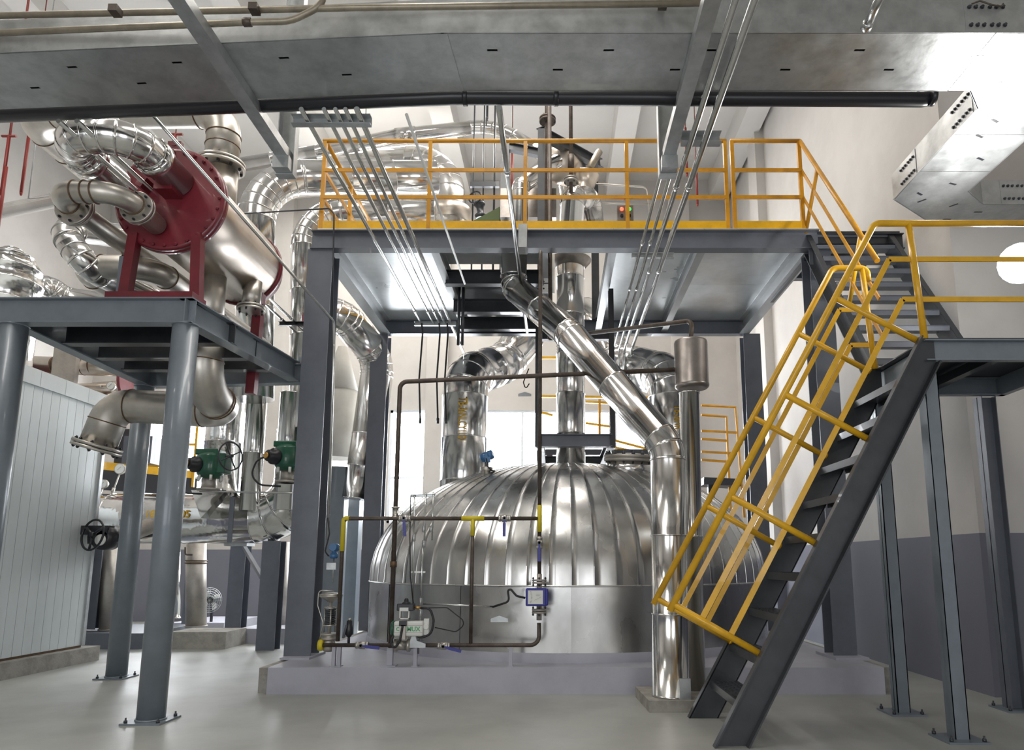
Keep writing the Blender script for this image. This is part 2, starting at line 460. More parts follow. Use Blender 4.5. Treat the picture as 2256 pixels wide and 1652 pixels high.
m = MB(); m.mm((-11.3, -5, 0), (-11, 16, 10.7)); struct('wall_left', m, 'wall')
m = MB(); m.mm((-11.3, -5.3, 0), (5.9, -5, 10.7)); struct('wall_front', m, 'wall')
m = MB(); m.mm((-11.3, -5.3, 10.7), (5.9, 16.3, 10.9)); ce = struct('ceiling', m, 'ceil')
for x in (-8.6, -5.3, -2.3, 1.45, 4.0):
    q = MB(); q.mm((x - .22, -5, 10.15), (x + .22, 16, 10.7)); child(ce, 'ceiling_beam', q, 'ceil')
q = MB(); q.mm((-11, 11.2, 10.3), (4.3, 11.5, 10.7)); child(ce, 'ceiling_beam', q, 'ceil')
for i, x in enumerate((-6.9, -3.05, 2.75)):
    m = MB(); m.mm((x, 15.8, 0), (x + .5, 16, 10.15)); struct('trim_%d' % (i + 1), m, 'wall')

# plinth under the tank
t = Thing('tank_plinth', 'long low lavender-grey painted concrete plinth under the big silver tank', 'plinth', (0.25, 10, 0))
m = MB(); m.mm((-2.9, 7.25, 0), (3.3, 13.3, 0.26)); t.part('painted_slab', m, 'plinth')
m = MB(); m.mm((-3.02, 7.33, 0), (-2.9, 13.2, 0.245)); t.part('raw_edge', m, 'concrete', label='unpainted rough concrete edge')
m = MB(); m.prism([(3.3, 7.4, 0), (3.44, 7.45, 0), (3.42, 13, 0), (3.3, 13.2, 0)], (0, 0, .235)); t.part('raw_edge', m, 'concrete', label='unpainted rough concrete edge')
m = MB(); m.mm((3.02, 7.75, .26), (3.38, 8.35, .29)); t.part('raised_pad', m, 'plinth')
m = MB(); m.mm((-3.0, 7.8, .26), (-2.68, 8.35, .285)); t.part('raised_pad', m, 'plinth')

# ================================================================ PLATFORM OVER THE TANK
PZ0, PZ1 = 5.06, 5.30
t = Thing('steel_platform', 'tall slate-grey steel platform spanning over the silver tank', 'platform', (0.1, 9.5, 0.26))
m = MB(); m.ibeam((-2.98, 7.97, (PZ0 + PZ1) / 2), (3.2, 7.97, (PZ0 + PZ1) / 2), .14, .24); t.part('front_beam', m, 'slate')
m = MB(); m.ibeam((-2.9, 11.15, (PZ0 + PZ1) / 2), (3.2, 11.15, (PZ0 + PZ1) / 2), .14, .24); t.part('rear_beam', m, 'slate')
for x in (-2.84, 3.13):
    m = MB(); m.ibeam((x, 8.05, (PZ0 + PZ1) / 2), (x, 11.1, (PZ0 + PZ1) / 2), .16, .24); t.part('side_beam', m, 'deckbeam')
for x in (-1.5, -0.15, .70, 1.8):
    m = MB(); m.ibeam((x, 8.05, (PZ0 + PZ1) / 2 + .02), (x, 11.1, (PZ0 + PZ1) / 2 + .02), .1, .2); t.part('joist', m, 'deckbeam')
for (x0, x1, y0, y1) in ((-2.9, -1.5, 7.9, 9.5), (-2.9, -1.5, 9.5, 11.2), (-1.5, -.15, 7.9, 8.9), (-.15, .7, 7.9, 8.25), (.7, 1.8, 7.9, 11.2), (1.8, 3.2, 7.9, 9.6), (1.8, 3.2, 9.6, 11.2)):
    m = MB(); m.mm((x0 + .003, y0 + .003, PZ1), (x1 - .003, y1 - .003, PZ1 + .012)); t.part('deck_plate', m, 'deck')
m = MB(); m.mm((3.2, 7.95, PZ1 - .02), (4.2, 9.0, PZ1)); t.part('deck_plate', m, 'dark')
m = MB(); m.ibeam((3.2, 8.9, 5.18), (4.2, 8.9, 5.18), .1, .2); t.part('extension_beam', m, 'slate')
m = MB(); m.ibeam((3.2, 8.0, 5.18), (4.25, 8.0, 5.18), .1, .2); t.part('extension_beam', m, 'dark')
for (y, z) in ((8.95, 5.12), (9.7, 5.0), (10.45, 5.0)):
    m = MB(); m.ibeam((-1.5, y, z), (-.1, y, z), .12, .2); t.part('cross_beam', m, 'dark')
m = MB(); m.mm((-1.45, 9.0, 5.2), (-.2, 11.1, 5.24)); t.part('opening_cover', m, 'dark')
def hcol(t, x, y, z0, z1, w, d, m_, name='column', th=.014):
    m = MB(); m.mm((x - w / 2, y - d / 2, z0), (x + w / 2, y - d / 2 + th, z1)); m.mm((x - w / 2, y + d / 2 - th, z0), (x + w / 2, y + d / 2, z1))
    m.mm((x - th / 2, y - d / 2 + th, z0), (x + th / 2, y + d / 2 - th, z1)); return t.part(name, m, m_)
hcol(t, -2.86, 8.07, .285, PZ0, .30, .28, 'slate'); hcol(t, 3.2, 8.07, .29, PZ0, .26, .28, 'slate')
hcol(t, -2.93, 11.2, .26, PZ0, .28, .24, 'slate'); hcol(t, 3.25, 11.2, .26, PZ0, .28, .24, 'slate')
m = MB(); m.bar((3.13, 8.0, 5.05), (3.13, 9.6, 5.05), .05, .05); t.part('edge_angle', m, 'dark')

# yellow guard rail on the platform
t = Thing('guard_rail', 'amber yellow guard rail along the front edge of the raised steel platform', 'railing', (-.4, 7.93, PZ1 + .012))
YR = 7.93
def flatpost(t, x, y, z0, z1, m_='amber', s=.045, name='post'):
    m = MB(); m.mm((x - s / 2, y - s / 2, z0), (x + s / 2, y + s / 2, z1)); return t.part(name, m, m_)
for x in (-2.87, -1.56, -.38, .875, 2.10): flatpost(t, x, YR, PZ1 + .012, 6.49)
for z, r in ((6.49, .026),):
    m = MB(); m.cyl((-2.9, YR, z), (2.12, YR, z), r, seg=12); t.part('top_rail', m, 'amber')
for z in (6.09, 5.73):
    m = MB(); m.bar((-2.87, YR - .01, z), (2.10, YR - .01, z), .03, .042); t.part('mid_rail', m, 'amber')
m = MB(); m.mm((-2.9, YR - .02, PZ1 + .012), (2.12, YR - .008, PZ1 + .115)); t.part('toe_board', m, 'yellow')
for y in (9.0, 10.1, 11.1): flatpost(t, -2.87, y, PZ1 + .012, 6.49)
m = MB(); m.cyl((-2.87, YR, 6.49), (-2.87, 11.1, 6.49), .026, seg=12); t.part('top_rail', m, 'amber')
for z in (6.09, 5.73):
    m = MB(); m.bar((-2.87, YR, z), (-2.87, 11.1, z), .03, .042); t.part('mid_rail', m, 'amber')
m = MB(); m.mm((-2.88, YR, PZ1 + .012), (-2.868, 11.1, PZ1 + .115)); t.part('toe_board', m, 'yellow')
t = Thing('guard_rail', 'short amber guard rail panel at platform right end beside the upper stairs', 'railing', (2.6, 7.93, PZ1 + .012))
for x in (2.185, 3.02): flatpost(t, x, YR, PZ1 + .012, 6.49)
m = MB(); m.cyl((2.17, YR, 6.49), (3.04, YR, 6.49), .026, seg=12); t.part('top_rail', m, 'amber')
for z in (6.09, 5.73):
    m = MB(); m.bar((2.185, YR - .01, z), (3.02, YR - .01, z), .03, .042); t.part('mid_rail', m, 'amber')
m = MB(); m.mm((2.17, YR - .02, PZ1 + .012), (3.04, YR - .008, PZ1 + .115)); t.part('toe_board', m, 'yellow')

# ================================================================ STAIRS
SL = 1.762; DX, DZ = 0.4936, 0.8697
SZ = 3.05
def line_x(z): return 1.13 + z / SL
t = Thing('front_staircase', 'steep dark steel staircase rising from the floor to the right-hand landing', 'stairs', (1.9, 5.75, 0))
for side, y in ((-1, 5.27), (1, 6.17)):
    m = MB(); ztop = SZ
    poly = [(1.13, y, 0), (1.37, y, 0), (line_x(ztop - .2) + .24 - .01, y, ztop - .22), (2.98, y, ztop - .2), (2.98, y, ztop), (line_x(ztop), y, ztop)]
    m.prism(poly, (0, .01, 0))
    for off in (0, .24 * DZ):
        a = V(1.13 + off * DZ * 1.15 if off else 1.13, y, 0); a = V(1.13 + (.24 if off else 0), y, 0)
        b = V(line_x(ztop - (.2 if off else 0)) + (.24 if off else 0), y, ztop - (.2 if off else 0))
        yo = y + side * .035
        m.bar(V(a.x, yo, a.z), V(b.x, yo, b.z), .07, .012, up=(-DZ, 0, DX))
    t.part('stringer', m, 'dark')
for k in range(1, 10):
    z = .305 * k; x = line_x(z) + .02
    m = MB(); m.mm((x, 5.28, z - .012), (x + .23, 6.17, z)); m.mm((x, 5.28, z - .06), (x + .008, 6.17, z - .012)); m.mm((x + .222, 5.28, z - .05), (x + .23, 6.17, z - .012))
    q = t.part('tread', m, 'dark')
    if k <= 4:
        m = MB()
        for i in range(5):
            for j in range(18): m.box((x + .025 + i * .044, 5.32 + j * .0475, z + .0012), (.028, .007, .0025), *( (V(.8, .6, 0), V(-.6, .8, 0), V(0, 0, 1)) if (i + j) % 2 else (V(.8, -.6, 0), V(.6, .8, 0), V(0, 0, 1))))
        o = t.part('tread_pattern', m, 'dark', q); o['kind'] = 'stuff'
# handrails either side of the staircase
def stair_rail(y, label, near):
    t = Thing('stair_handrail', label, 'handrail', (1.49, y, .64))
    zs = (.644, 1.45, 2.25, 3.04); Lp = .715; tops = []
    for z in zs:
        b = V(line_x(z), y, z); a = b + V(-DZ, 0, DX) * Lp; tops.append(a)
        m = MB(); m.cyl(b + V(.02, 0, -.012), a, .026, seg=14); m.lathe(b + V(.012, 0, -.007), (-DZ, 0, DX), [(0, .034), (.012, .028)], 12); t.part('post', m, 'yellow')
    d = V(DX, 0, DZ); top_end = tops[0] + d * ((4.03 - tops[0].z) / DZ)
    m = MB()
    if near: smooth_pipe(m, [tops[0] - d * .06, top_end, V(4.6, y, 4.03)], .027, .08, 16)
    else: smooth_pipe(m, [tops[0] - d * .06, top_end, V(2.92, y, 4.03), V(2.92, y, 3.9)], .027, .08, 16)
    t.part('top_rail', m, 'yellow')
    for k, zz in ((.24, 3.38), (.48, 3.72)):
        a = V(line_x(.644), y, .644) + V(-DZ, 0, DX) * k
        b = a + d * ((zz - a.z) / DZ) if near else a + d * ((zz - .1 - a.z) / DZ)
        m = MB(); m.bar(a, b, .012, .042, up=(-DZ, 0, DX)); t.part('mid_rail', m, 'yellow')
        m = MB(); m.bar(b, V(4.6 if near else 2.92, y, b.z), .012, .042); t.part('mid_rail', m, 'yellow')
    m = MB(); m.cyl((2.92, y, SZ), (2.87, y, 4.03), .027, seg=14); t.part('newel_post', m, 'yellow')
    return t
stair_rail(5.29, 'bright yellow tube handrail on the near side of the front staircase', True)
stair_rail(6.16, 'bright yellow tube handrail on the far side of the front staircase', False)
# landing
t = Thing('stair_landing', 'dark grey steel landing on tall thin posts beside the right wall', 'landing', (3.6, 5.9, 0))
m = MB(); m.mm((2.93, 5.26, SZ - .01), (4.25, 6.5, SZ)); t.part('deck_plate', m, 'dark')
for (a, b) in (((2.9, 5.3, SZ - .1), (4.25, 5.3, SZ - .1)), ((2.9, 6.44, SZ - .1), (4.25, 6.44, SZ - .1)), ((3.0, 5.3, SZ - .1), (3.0, 6.44, SZ - .1)), ((4.2, 5.3, SZ - .1), (4.2, 6.44, SZ - .1))):
    m = MB(); m.channel(a, b, .06, .17, .01, side=1); t.part('edge_beam', m, 'grey')
m = MB(); m.bar((3.6, 5.32, SZ - .08), (3.6, 6.42, SZ - .08), .08, .08); t.part('cross_beam', m, 'dark')
for (x, y, s) in ((3.0, 5.45, .11), (3.03, 6.38, .11), (4.12, 6.52, .14), (4.13, 5.42, .12)):
    m = MB()
    m.mm((x - s / 2, y - s / 2, .015), (x - s / 2 + .008, y + s / 2, SZ - .18)); m.mm((x + s / 2 - .008, y - s / 2, .015), (x + s / 2, y + s / 2, SZ - .18)); m.mm((x - s / 2, y - .005, .015), (x + s / 2, y + .005, SZ - .18))
    if s == .11: m.mm((x - s / 2, y - s / 2, .015), (x + s / 2, y - s / 2 + .006, SZ - .18))
    t.part('post', m, 'grey' if s != .14 else 'slate')
    base_plate(t, x, y, 0, .30, 'grey')
# upper staircase from landing to platform
t = Thing('upper_staircase', 'dark steel staircase climbing from the landing to the platform deck', 'stairs', (3.6, 7.2, SZ))
ya, yb = 6.42, 8.0; ush = (PZ1 - SZ) / (yb - ya)
ud = V(0, yb - ya, PZ1 - SZ).normalized(); un = V(0, -ud.z, ud.y)
for x in (3.12, 4.07):
    a = V(x, ya, SZ); b = V(x, yb, PZ1)
    m = MB(); m.bar(a - un * .1, b - un * .1, .012, .2, up=un)
    for k in (0, .2): m.bar(a - un * k + V(.03 * (1 if x > 3.5 else -1), 0, 0), b - un * k + V(.03 * (1 if x > 3.5 else -1), 0, 0), .06, .01, up=un)
    t.part('stringer', m, 'dark')
for k in range(1, 11):
    z = SZ + .225 * k; y = ya + (z - SZ) / ush
    m = MB(); m.mm((3.125, y - .02, z - .012), (4.065, y + .22, z)); m.mm((3.125, y - .02, z - .06), (4.065, y - .012, z)); t.part('tread', m, 'slate')
t = Thing('stair_handrail', 'yellow sloping handrail on the left of the upper staircase below the platform', 'handrail', (3.03, 7.2, SZ))
m = MB(); m.cyl((3.04, 7.93, 6.49), (3.04, 6.2, 4.12), .026, seg=14); t.part('top_rail', m, 'amber')
for z in (6.09, 5.73):
    m = MB(); m.bar((3.04, 7.93, z), (3.04, 6.22, z - 2.34), .012, .04, up=un); t.part('mid_rail', m, 'amber')
m = MB(); m.cyl((3.06, 7.98, 5.29), (3.04, 7.45, 5.83), .024, seg=12); t.part('post', m, 'amber')
m = MB(); m.cyl((3.06, 6.95, 3.9), (3.04, 6.5, 4.53), .024, seg=12); t.part('post', m, 'yellow')

# ================================================================ OVERHEAD CABLE TRAY
TZ = 4.93; TY0, TY1, TH = 4.30, 4.89, .27
tray = Thing('cable_tray', 'wide galvanised cable tray with slotted underside crossing overhead', 'cable tray', (0, 4.6, TZ))
def tray_bottom(o, dx, dy, L, w, slots, holes_l=.075, holes_w=.02):
    """plate made of strips that leave real slots: slots = [(x, y)] in the plate's own axes"""
    m = MB(); rows = sorted(set(y for _, y in slots)); ys = [0]
    def blk(x0, x1, y0, y1):
        c = o + dx * ((x0 + x1) / 2) + dy * ((y0 + y1) / 2) + V(0, 0, .0015); m.box(c, (abs(x1 - x0), abs(y1 - y0), .003), dx, dy, V(0, 0, 1))
    y = 0
    for r in rows:
        blk(0, L, y, r - holes_w / 2); x = 0
        for sx in sorted(a for a, b in slots if b == r):
            if sx - holes_l / 2 > x: blk(x, sx - holes_l / 2, r - holes_w / 2, r + holes_w / 2); x = sx + holes_l / 2
        blk(x, L, r - holes_w / 2, r + holes_w / 2); y = r + holes_w / 2
    blk(0, L, y, w); return m
def side_rail(o, dx, out, L, h=TH):
    m = MB(); m.box(o + dx * (L / 2) + V(0, 0, h / 2), (L, .003, h), dx, out, V(0, 0, 1))
    m.box(o + dx * (L / 2) + V(0, 0, h) - out * .015, (L, .03, .003), dx, out, V(0, 0, 1))
    m.box(o + dx * (L / 2) + V(0, 0, .004) + out * .004, (L, .008, .008), dx, out, V(0, 0, 1)); return m
def joint_plate(par, o, dx, out, h=TH):
    m = MB(); m.box(o + V(0, 0, h / 2) + out * .004, (.30, .004, h * .96), dx, out, V(0, 0, 1)); p = tray.part('joint_plate', m, 'galv', par)
    m = MB()
    for r in (.22, .74):
        for k in (-.115, -.07, -.025, .03, .075, .12):
            c = o + dx * k + V(0, 0, h * r) + out * .006; m.cyl(c, c + out * .016, .010, seg=6); m.cyl(c, c + out * .004, .015, seg=10)
    return p, m
X0 = -.8
main_slots = []
r1, r2 = .16, .36
for u in (862, 1085, 1341, 1568, 1893): main_slots.append((PZ(u, 112, TZ).x - X0, r1))
for u in (999, 1229, 1487, 1730, 1958): main_slots.append((PZ(u, 154, TZ).x - X0, r2))
sec = tray.part('tray_floor', tray_bottom(V(X0, TY0, TZ), V(1, 0, 0), V(0, 1, 0), 3.85, TY1 - TY0, [s for s in main_slots if s[0] < 3.8]), 'galv')
tray.part('side_rail', side_rail(V(X0, TY0, TZ), V(1, 0, 0), V(0, -1, 0), 3.85), 'galv')
tray.part('side_rail', side_rail(V(X0, TY1, TZ), V(1, 0, 0), V(0, 1, 0), 3.85), 'galv')
bx = MB(); bx.mm((X0, TY0, TZ + TH - .002), (5.6, TY1, TZ + TH)); tray.part('tray_lid', bx, 'galv')
ang = math.radians(3.4); ldx = V(-math.cos(ang), math.sin(ang), 0); ldy = V(math.sin(ang), math.cos(ang), 0)
ls = []
for u, v in ((138, 140), (371, 130), (609, 122)):
    q = PZ(u, v, TZ) - V(X0, TY0, TZ); ls.append((q.dot(ldx), r1))
for u, v in ((53, 183), (292, 175), (749, 160)):
    q = PZ(u, v, TZ) - V(X0, TY0, TZ); ls.append((q.dot(ldx), r2))
tray.part('tray_floor', tray_bottom(V(X0 + .045, TY0, TZ - .0035), ldx, ldy, 5.2, TY1 - TY0, ls), 'galv')
tray.part('side_rail', side_rail(V(X0 + .02, TY0, TZ), ldx, -ldy, 5.2), 'galv')
tray.part('side_rail', side_rail(V(X0, TY0, TZ) + ldy * (TY1 - TY0), ldx, ldy, 5.2), 'galv')
bx = MB(); bx.box(V(X0, TY0, TZ) + ldx * 2.6 + ldy * .295 + V(0, 0, TH), (5.2, .59, .003), ldx, ldy, V(0, 0, 1)); tray.part('tray_lid', bx, 'galv')
# right-hand fitting and branch
def plate(poly, z=TZ, th=.003):
    m = MB(); m.prism([(x, y, z) for x, y in poly], (0, 0, th)); return m
def inslot(u, v, ang=0, L=.07):
    c = PZ(u, v, TZ); m = MB(); d = V(math.cos(ang), math.sin(ang), 0); m.box(c + V(0, 0, -.0005), (L * 1.2, .022, .002), d, V(-d.y, d.x, 0), V(0, 0, 1)); return m
f1 = tray.part('tray_floor', plate([(3.055, TY0), (5.6, TY0), (5.6, TY1), (4.08, TY1), (4.08, 5.45), (3.42, 5.45), (3.42, 5.12), (3.22, TY1), (3.055, TY1)]), 'galv')
f2 = tray.part('tray_floor', plate([(3.42, 5.456), (4.08, 5.456), (4.08, 6.02), (3.42, 6.02)]), 'galv')
f3 = tray.part('tray_floor', plate([(3.42, 6.026), (4.08, 6.026), (4.08, 6.38), (4.38, 6.63), (5.58, 6.63), (5.58, 7.06), (4.1, 7.06), (3.43, 6.54)]), 'galv')
for (u, v, a, f) in ((2153, 124, 0, f1), (2146, 164, 0, f1), (2196, 188, 1.9, f1), (2192, 266, .5, f1), (2158, 300, .45, f2), (2160, 350, .45, f2), (2099, 405, .35, f3), (2026, 427, .6, f3), (2031, 442, 2.3, f3), (2101, 452, 2.3, f3), (2155, 467, 0, f3), (2086, 483, 0, f3), (2188, 490, 0, f3)):
    tray.part('slot', inslot(u, v, a), 'black', f)
def rail_seg(a, b, zt=TZ):
    a = V(a[0], a[1], zt); b = V(b[0], b[1], zt); d = (b - a).normalized(); out = d.cross(V(0, 0, 1))
    return tray.part('side_rail', side_rail(a, d, out, (b - a).length), 'galv'), d, out
tray.part('side_rail', side_rail(V(3.055, TY0, TZ), V(1, 0, 0), V(0, -1, 0), 2.5), 'galv')
s0, d0, o0 = rail_seg((3.22, TY1), (3.42, 5.12)); o0 = o0
sL, dL, oL = rail_seg((3.42, 6.54), (3.42, 5.12))
sC, _, _ = rail_seg((4.1, 7.06), (3.43, 6.54)); rail_seg((5.58, 7.06), (4.1, 7.06))
rail_seg((4.08, TY1), (4.08, 6.38)); rail_seg((4.08, 6.38), (4.38, 6.63)); sR, dR, oR = rail_seg((4.38, 6.63), (5.58, 6.63))
for (par, o, dx, out) in ((sL, V(3.42, 5.32, TZ), V(0, 1, 0), V(-1, 0, 0)), (sL, V(3.42, 6.22, TZ), V(0, 1, 0), V(-1, 0, 0)), (sR, V(4.72, 6.63, TZ), V(1, 0, 0), V(0, -1, 0)), (f1, PZ(2140, 82, TZ) * 1, V(1, 0, 0), V(0, -1, 0))):
    if par is f1: o = V(3.0, TY0, TZ)
    p, bm_ = joint_plate(par, o, dx, out); bm_
    o_ = tray.part('plate_bolts', bm_, 'dark', par); o_['kind'] = 'stuff'
# earthing strap
m = MB(); m.sweep([V(2.9, 4.285, 5.15), V(2.95, 4.27, 5.16), V(3.02, 4.26, 5.12), V(3.09, 4.265, 5.11), V(3.12, 4.285, 5.15)], .006, 6); tray.part('earth_strap', m, 'rust')

# black pipe hanging behind the tray
m = MB(); zc = 4.94; yc = 4.985
left_end = V(-.8, yc, zc) + ldx * 5.2
smooth_pipe(m, [left_end, V(-.8, yc, zc), V(3.02, yc + .03, zc), V(3.02, yc + .25, zc + .35), V(3.02, yc + .25, 10.14)], .056, .12, 20)
bp = single('black_pipe', 'long black pipe running right behind the overhead cable tray', 'pipe', m, 'black')
for x in (-.72, .0, 2.98):
    m = MB(); m.lathe((x - .02, yc, zc), (1, 0, 0), [(0, .058), (.005, .066), (.035, .066), (.04, .058)], 20); child(bp, 'coupling', m, 'black')

# two tray supports: ceiling hanger plus cantilever bar
for x, lab in ((-2.42, 'galvanised hanger channel with long bar under the left half of the tray'), (1.0, 'galvanised hanger channel with long bar under the right half of the tray')):
    t = Thing('tray_support', lab, 'support', (x, 5.73, 4.83))
    m = MB(); y = 5.73
    m.mm((x - .08, y + .05, 4.72), (x + .08, y + .058, 10.15)); m.mm((x - .08, y - .03, 4.72), (x - .072, y + .05, 10.15)); m.mm((x + .072, y - .03, 4.72), (x + .08, y + .05, 10.15)); m.mm((x - .08, y - .03, 4.712), (x + .08, y + .058, 4.72))
    t.part('hanger_channel', m, 'galv')
    m = MB(); m.mm((x - .055, 1.5, 4.84), (x + .055, y + .05, 4.925)); t.part('support_bar', m, 'galv')
    m = MB(); m.mm((x - .07, y - .12, 4.722), (x + .07, y - .02, 4.84)); t.part('gusset', m, 'galv')
# strut rails that carry the conduits
def strut(a, b, label, w=.045, h=.045, mat_='galv', drop=None):
    t = Thing('strut_rail', label, 'bracket', (Vector(a) + Vector(b)) / 2)
    m = MB(); m.channel(a, b, w, h, .005, side=1); t.part('channel', m, mat_)
    return t
strut((1.08, 5.52, 4.91), (1.42, 5.52, 4.91), 'short galvanised strut clamping the thick pair of conduits', .08, .1)
strut((-2.14, 5.16, 4.84), (-1.5, 5.16, 4.84), 'galvanised strut under the fan of five conduits by the left hanger', .06, .08)
strut((-2.12, 9.98, 4.83), (-1.5, 9.98, 4.83), 'small galvanised strut where five conduits end below the platform', .05, .06)
strut((.9, 7.8, 4.90), (1.4, 7.8, 4.90), 'small strut clamping conduits to the platform front beam', .05, .06)
strut((-4.15, 9.98, 4.83), (-3.45, 9.98, 4.83), 'dark strut holding the conduit pair left of the tall column', .05, .06, 'dark')
def conduit(pts, r, label, group, m_='conduit', R=None, name='conduit', coup=()):
    m = MB(); pts = [Vector(p) for p in pts]; smooth_pipe(m, pts, r, R or r * 5, 12)
    o = single(name, label, 'conduit', m, m_, group)
    d = (pts[1] - pts[0])
    for k in coup:
        c = pts[0] + d * k; q = MB(); q.lathe(c - d.normalized() * .03, d, [(0, r * 1.05), (.004, r * 1.28), (.056, r * 1.28), (.06, r * 1.05)], 12); child(o, 'coupling', q, m_)
    return o
CZ = 4.85
for x, r, w in ((-2.02, .019, 'leftmost'), (-1.84, .017, 'second from left'), (-1.75, .017, 'middle'), (-1.67, .017, 'second from right'), (-1.58, .023, 'rightmost')):
    e = 9.98 if x != -1.58 else 11.6
    conduit([(x, 5.0, CZ), (x, e, CZ)], r, '%s of the five slim conduits fanning under the left of the platform' % w, 'five conduits left of the platform centre', coup=(.9,))
for x, r, y0, lab in ((.97, .017, 5.8, 'thin conduit leftmost of the four right-hand conduits'), (1.15, .025, .6, 'thick conduit left of the pair passing under the tray'), (1.06, .017, 5.8, 'second thin conduit just left of the thick right-hand pair'), (1.27, .028, .6, 'thick conduit right of the pair passing under the tray')):
    conduit([(x, y0, CZ), (x, 11.3, CZ), (x, 11.3, 4.3)], r, lab, 'four conduits right of the platform centre', coup=(.52, .28, .7))
conduit([(-4.05, 5.15, CZ), (-4.05, 11.8, CZ)], .02, 'left of the twin conduits crossing before the red flange', 'twin conduits at left', coup=(.35, .7))
conduit([(-3.9, 5.15, CZ), (-3.9, 11.8, CZ)], .02, 'right of the twin conduits crossing before the red flange', 'twin conduits at left', coup=(.35, .7))
conduit([P(322, 237, 5.25), P(735, 708, 7.8), P(736, 760, 7.9), P(722, 1190, 7.9)], .016, 'single thin conduit running down past the tall left column', None, R=.06)
conduit([(-.45, 4.98, CZ), (-.45, 6.0, CZ), (-.45, 10.4, CZ)], .025, 'single conduit running straight back under the middle of the platform', None, coup=(.9,))
conduit([(-1.2, 5.07, CZ), P(1024, 625, 8.5)], .013, 'thin white rod ending under the platform opening', None, m_='white')
m = MB(); m.mm((-.44, 7.6, 4.93), (-.34, 7.8, 5.22)); single('strut_plate', 'small galvanised plate hanging the middle conduit from the platform beam', 'bracket', m, 'galv')
m = MB(); a, b = P(1950, -30, 3.9), P(1908, 62, 4.24); m.cyl(a, b, .03, seg=14); m.lathe(b, (a - b), [(-.01, .026), (0, .038), (.05, .038), (.055, .032)], 14); single('conduit_stub', 'short capped conduit end in front of the tray side', 'conduit', m, 'conduit')
m = MB(); smooth_pipe(m, [P(-80, 36, 4.42), P(780, 17, 4.21), P(1556, 7, 4.21)], .022, .5, 12); o = single('beige_pipe', 'upper beige pipe running along the tray side', 'pipe', m, 'beige')
for u, v in ((253, 24), (560, 20), (1460, 8)):
    q = MB(); c = P(u, v, 4.23); q.mm(c - V(.03, .03, .02), c + V(.03, .04, .03)); child(o, 'pipe_clip', q, 'rust')
m = MB(); smooth_pipe(m, [P(-80, 76, 4.42), P(545, 49, 4.22), P(640, 47, 4.22), P(712, 12, 4.22), P(716, -40, 4.22)], .022, .25, 12, ); o = single('beige_pipe', 'lower beige pipe that curls upward in front of the tray', 'pipe', m, 'beige')
q = MB(); c = P(545, 49, 4.22); q.lathe(c - V(.03, 0, 0), (1, 0, 0), [(0, .023), (.005, .03), (.055, .03), (.06, .023)], 12); child(o, 'coupling', q, 'rust')
# lamp on the right
t = Thing('wall_lamp', 'glaring white round lamp at the right edge above the landing rail', 'lamp', P(2248, 580, 5.9))
c = P(2248, 580, 5.9)
m = MB(); m.ball(c, .18, 24); t.part('globe', m, 'lamp')
m = MB(); m.lathe(c + V(.07, 0, .06), (1, 0, .6), [(0, .06), (.08, .05), (.1, .02)], 16); t.part('lamp_holder', m, 'dark')
m = MB(); smooth_pipe(m, [c + V(.14, 0, .1), c + V(.4, 0, .15), V(5.6, 5.9, c.z + .15)], .014, .1, 10); t.part('wall_arm', m, 'galv')
d = bpy.data.lights.new('lamp_light', 'SPOT'); d.spot_size = math.radians(165); d.spot_blend = .6; d.energy = LAMP_POWER; d.shadow_soft_size = .1; d.color = (1, .98, .95)
o = bpy.data.objects.new('lamp_light', d); C.objects.link(o); o.location = c + V(-.26, -.05, .2); o.rotation_euler = V(-.75, -.1, .65).to_track_quat('-Z', 'Y').to_euler()
# ================================================================ THE TANK
TC = V(0.16, 10.35, 0); TR = 2.8; RIM = 1.06; TOPH = 1.66
tank = Thing('storage_tank', 'huge domed tank clad in seamed aluminium sheets on the lavender plinth', 'tank', (TC.x, TC.y, .26))
def dome_z(r): return RIM + TOPH * max(0, 1 - (r / TR) ** 2.2) ** (1 / 2.2)
NG = 72; NL = 15
def gore():
    m = MB(); da = 2 * PI / NG; w = .011 / TR
    cols = [(0, 0), (.003 / TR * 1, .005), (.009 / TR, .005), (.012 / TR, 0), (da * .35, 0), (da * .68, 0), (da, 0)]
    for i in range(NL + 1):
        f = i / NL; th = f * PI / 2 * .965
        r = TR * math.cos(th) ** (.92); z = dome_z(r); r = max(r, .12)
        # outward normal in the meridian plane, roughly
        nr, nz = math.cos(th), math.sin(th)
        for a, h in cols:
            aa = a if a > .05 * da and a < .3 * da or a >= .3 * da else a * min(6, TR / max(r, .25))
            aa = min(a if h == 0 and a >= .3 * da else aa, da)
            aa = -PI / 2 + aa
            m.v.append(TC + V((r + h * nr) * math.cos(aa), (r + h * nr) * math.sin(aa), z + h * nz))
    n = len(cols)
    for i in range(NL):
        for k in range(n - 1):
            a = i * n + k; m.f.append((a, a + 1, a + 1 + n, a + n)); m.sm.append(k >= 3)
    return m
g0 = tank.part('dome_panel', gore(), 'tank')
g0.data.transform(Matrix.Translation(V(0, 0, 0)))
for k in range(1, NG):
    o = g0.copy(); C.objects.link(o); o.parent = tank.o; o.rotation_euler = (0, 0, 2 * PI * k / NG)
NS = 14
def sheet():
    m = MB(); n = 8
    for k in range(n + 1):
        a = -PI / 2 + 2 * PI / NS * k / n; e = V(math.cos(a), math.sin(a), 0); h = .006 if k == n else 0
        for z in (.36, .7, RIM - .012): m.v.append(TC + e * (TR - .004 + h) + V(0, 0, z))
    for k in range(n):
        for j in range(2):
            a = k * 3 + j; m.f.append((a, a + 3, a + 4, a + 1)); m.sm.append(True)
    return m
s0_ = tank.part('wall_sheet', sheet(), 'tank')
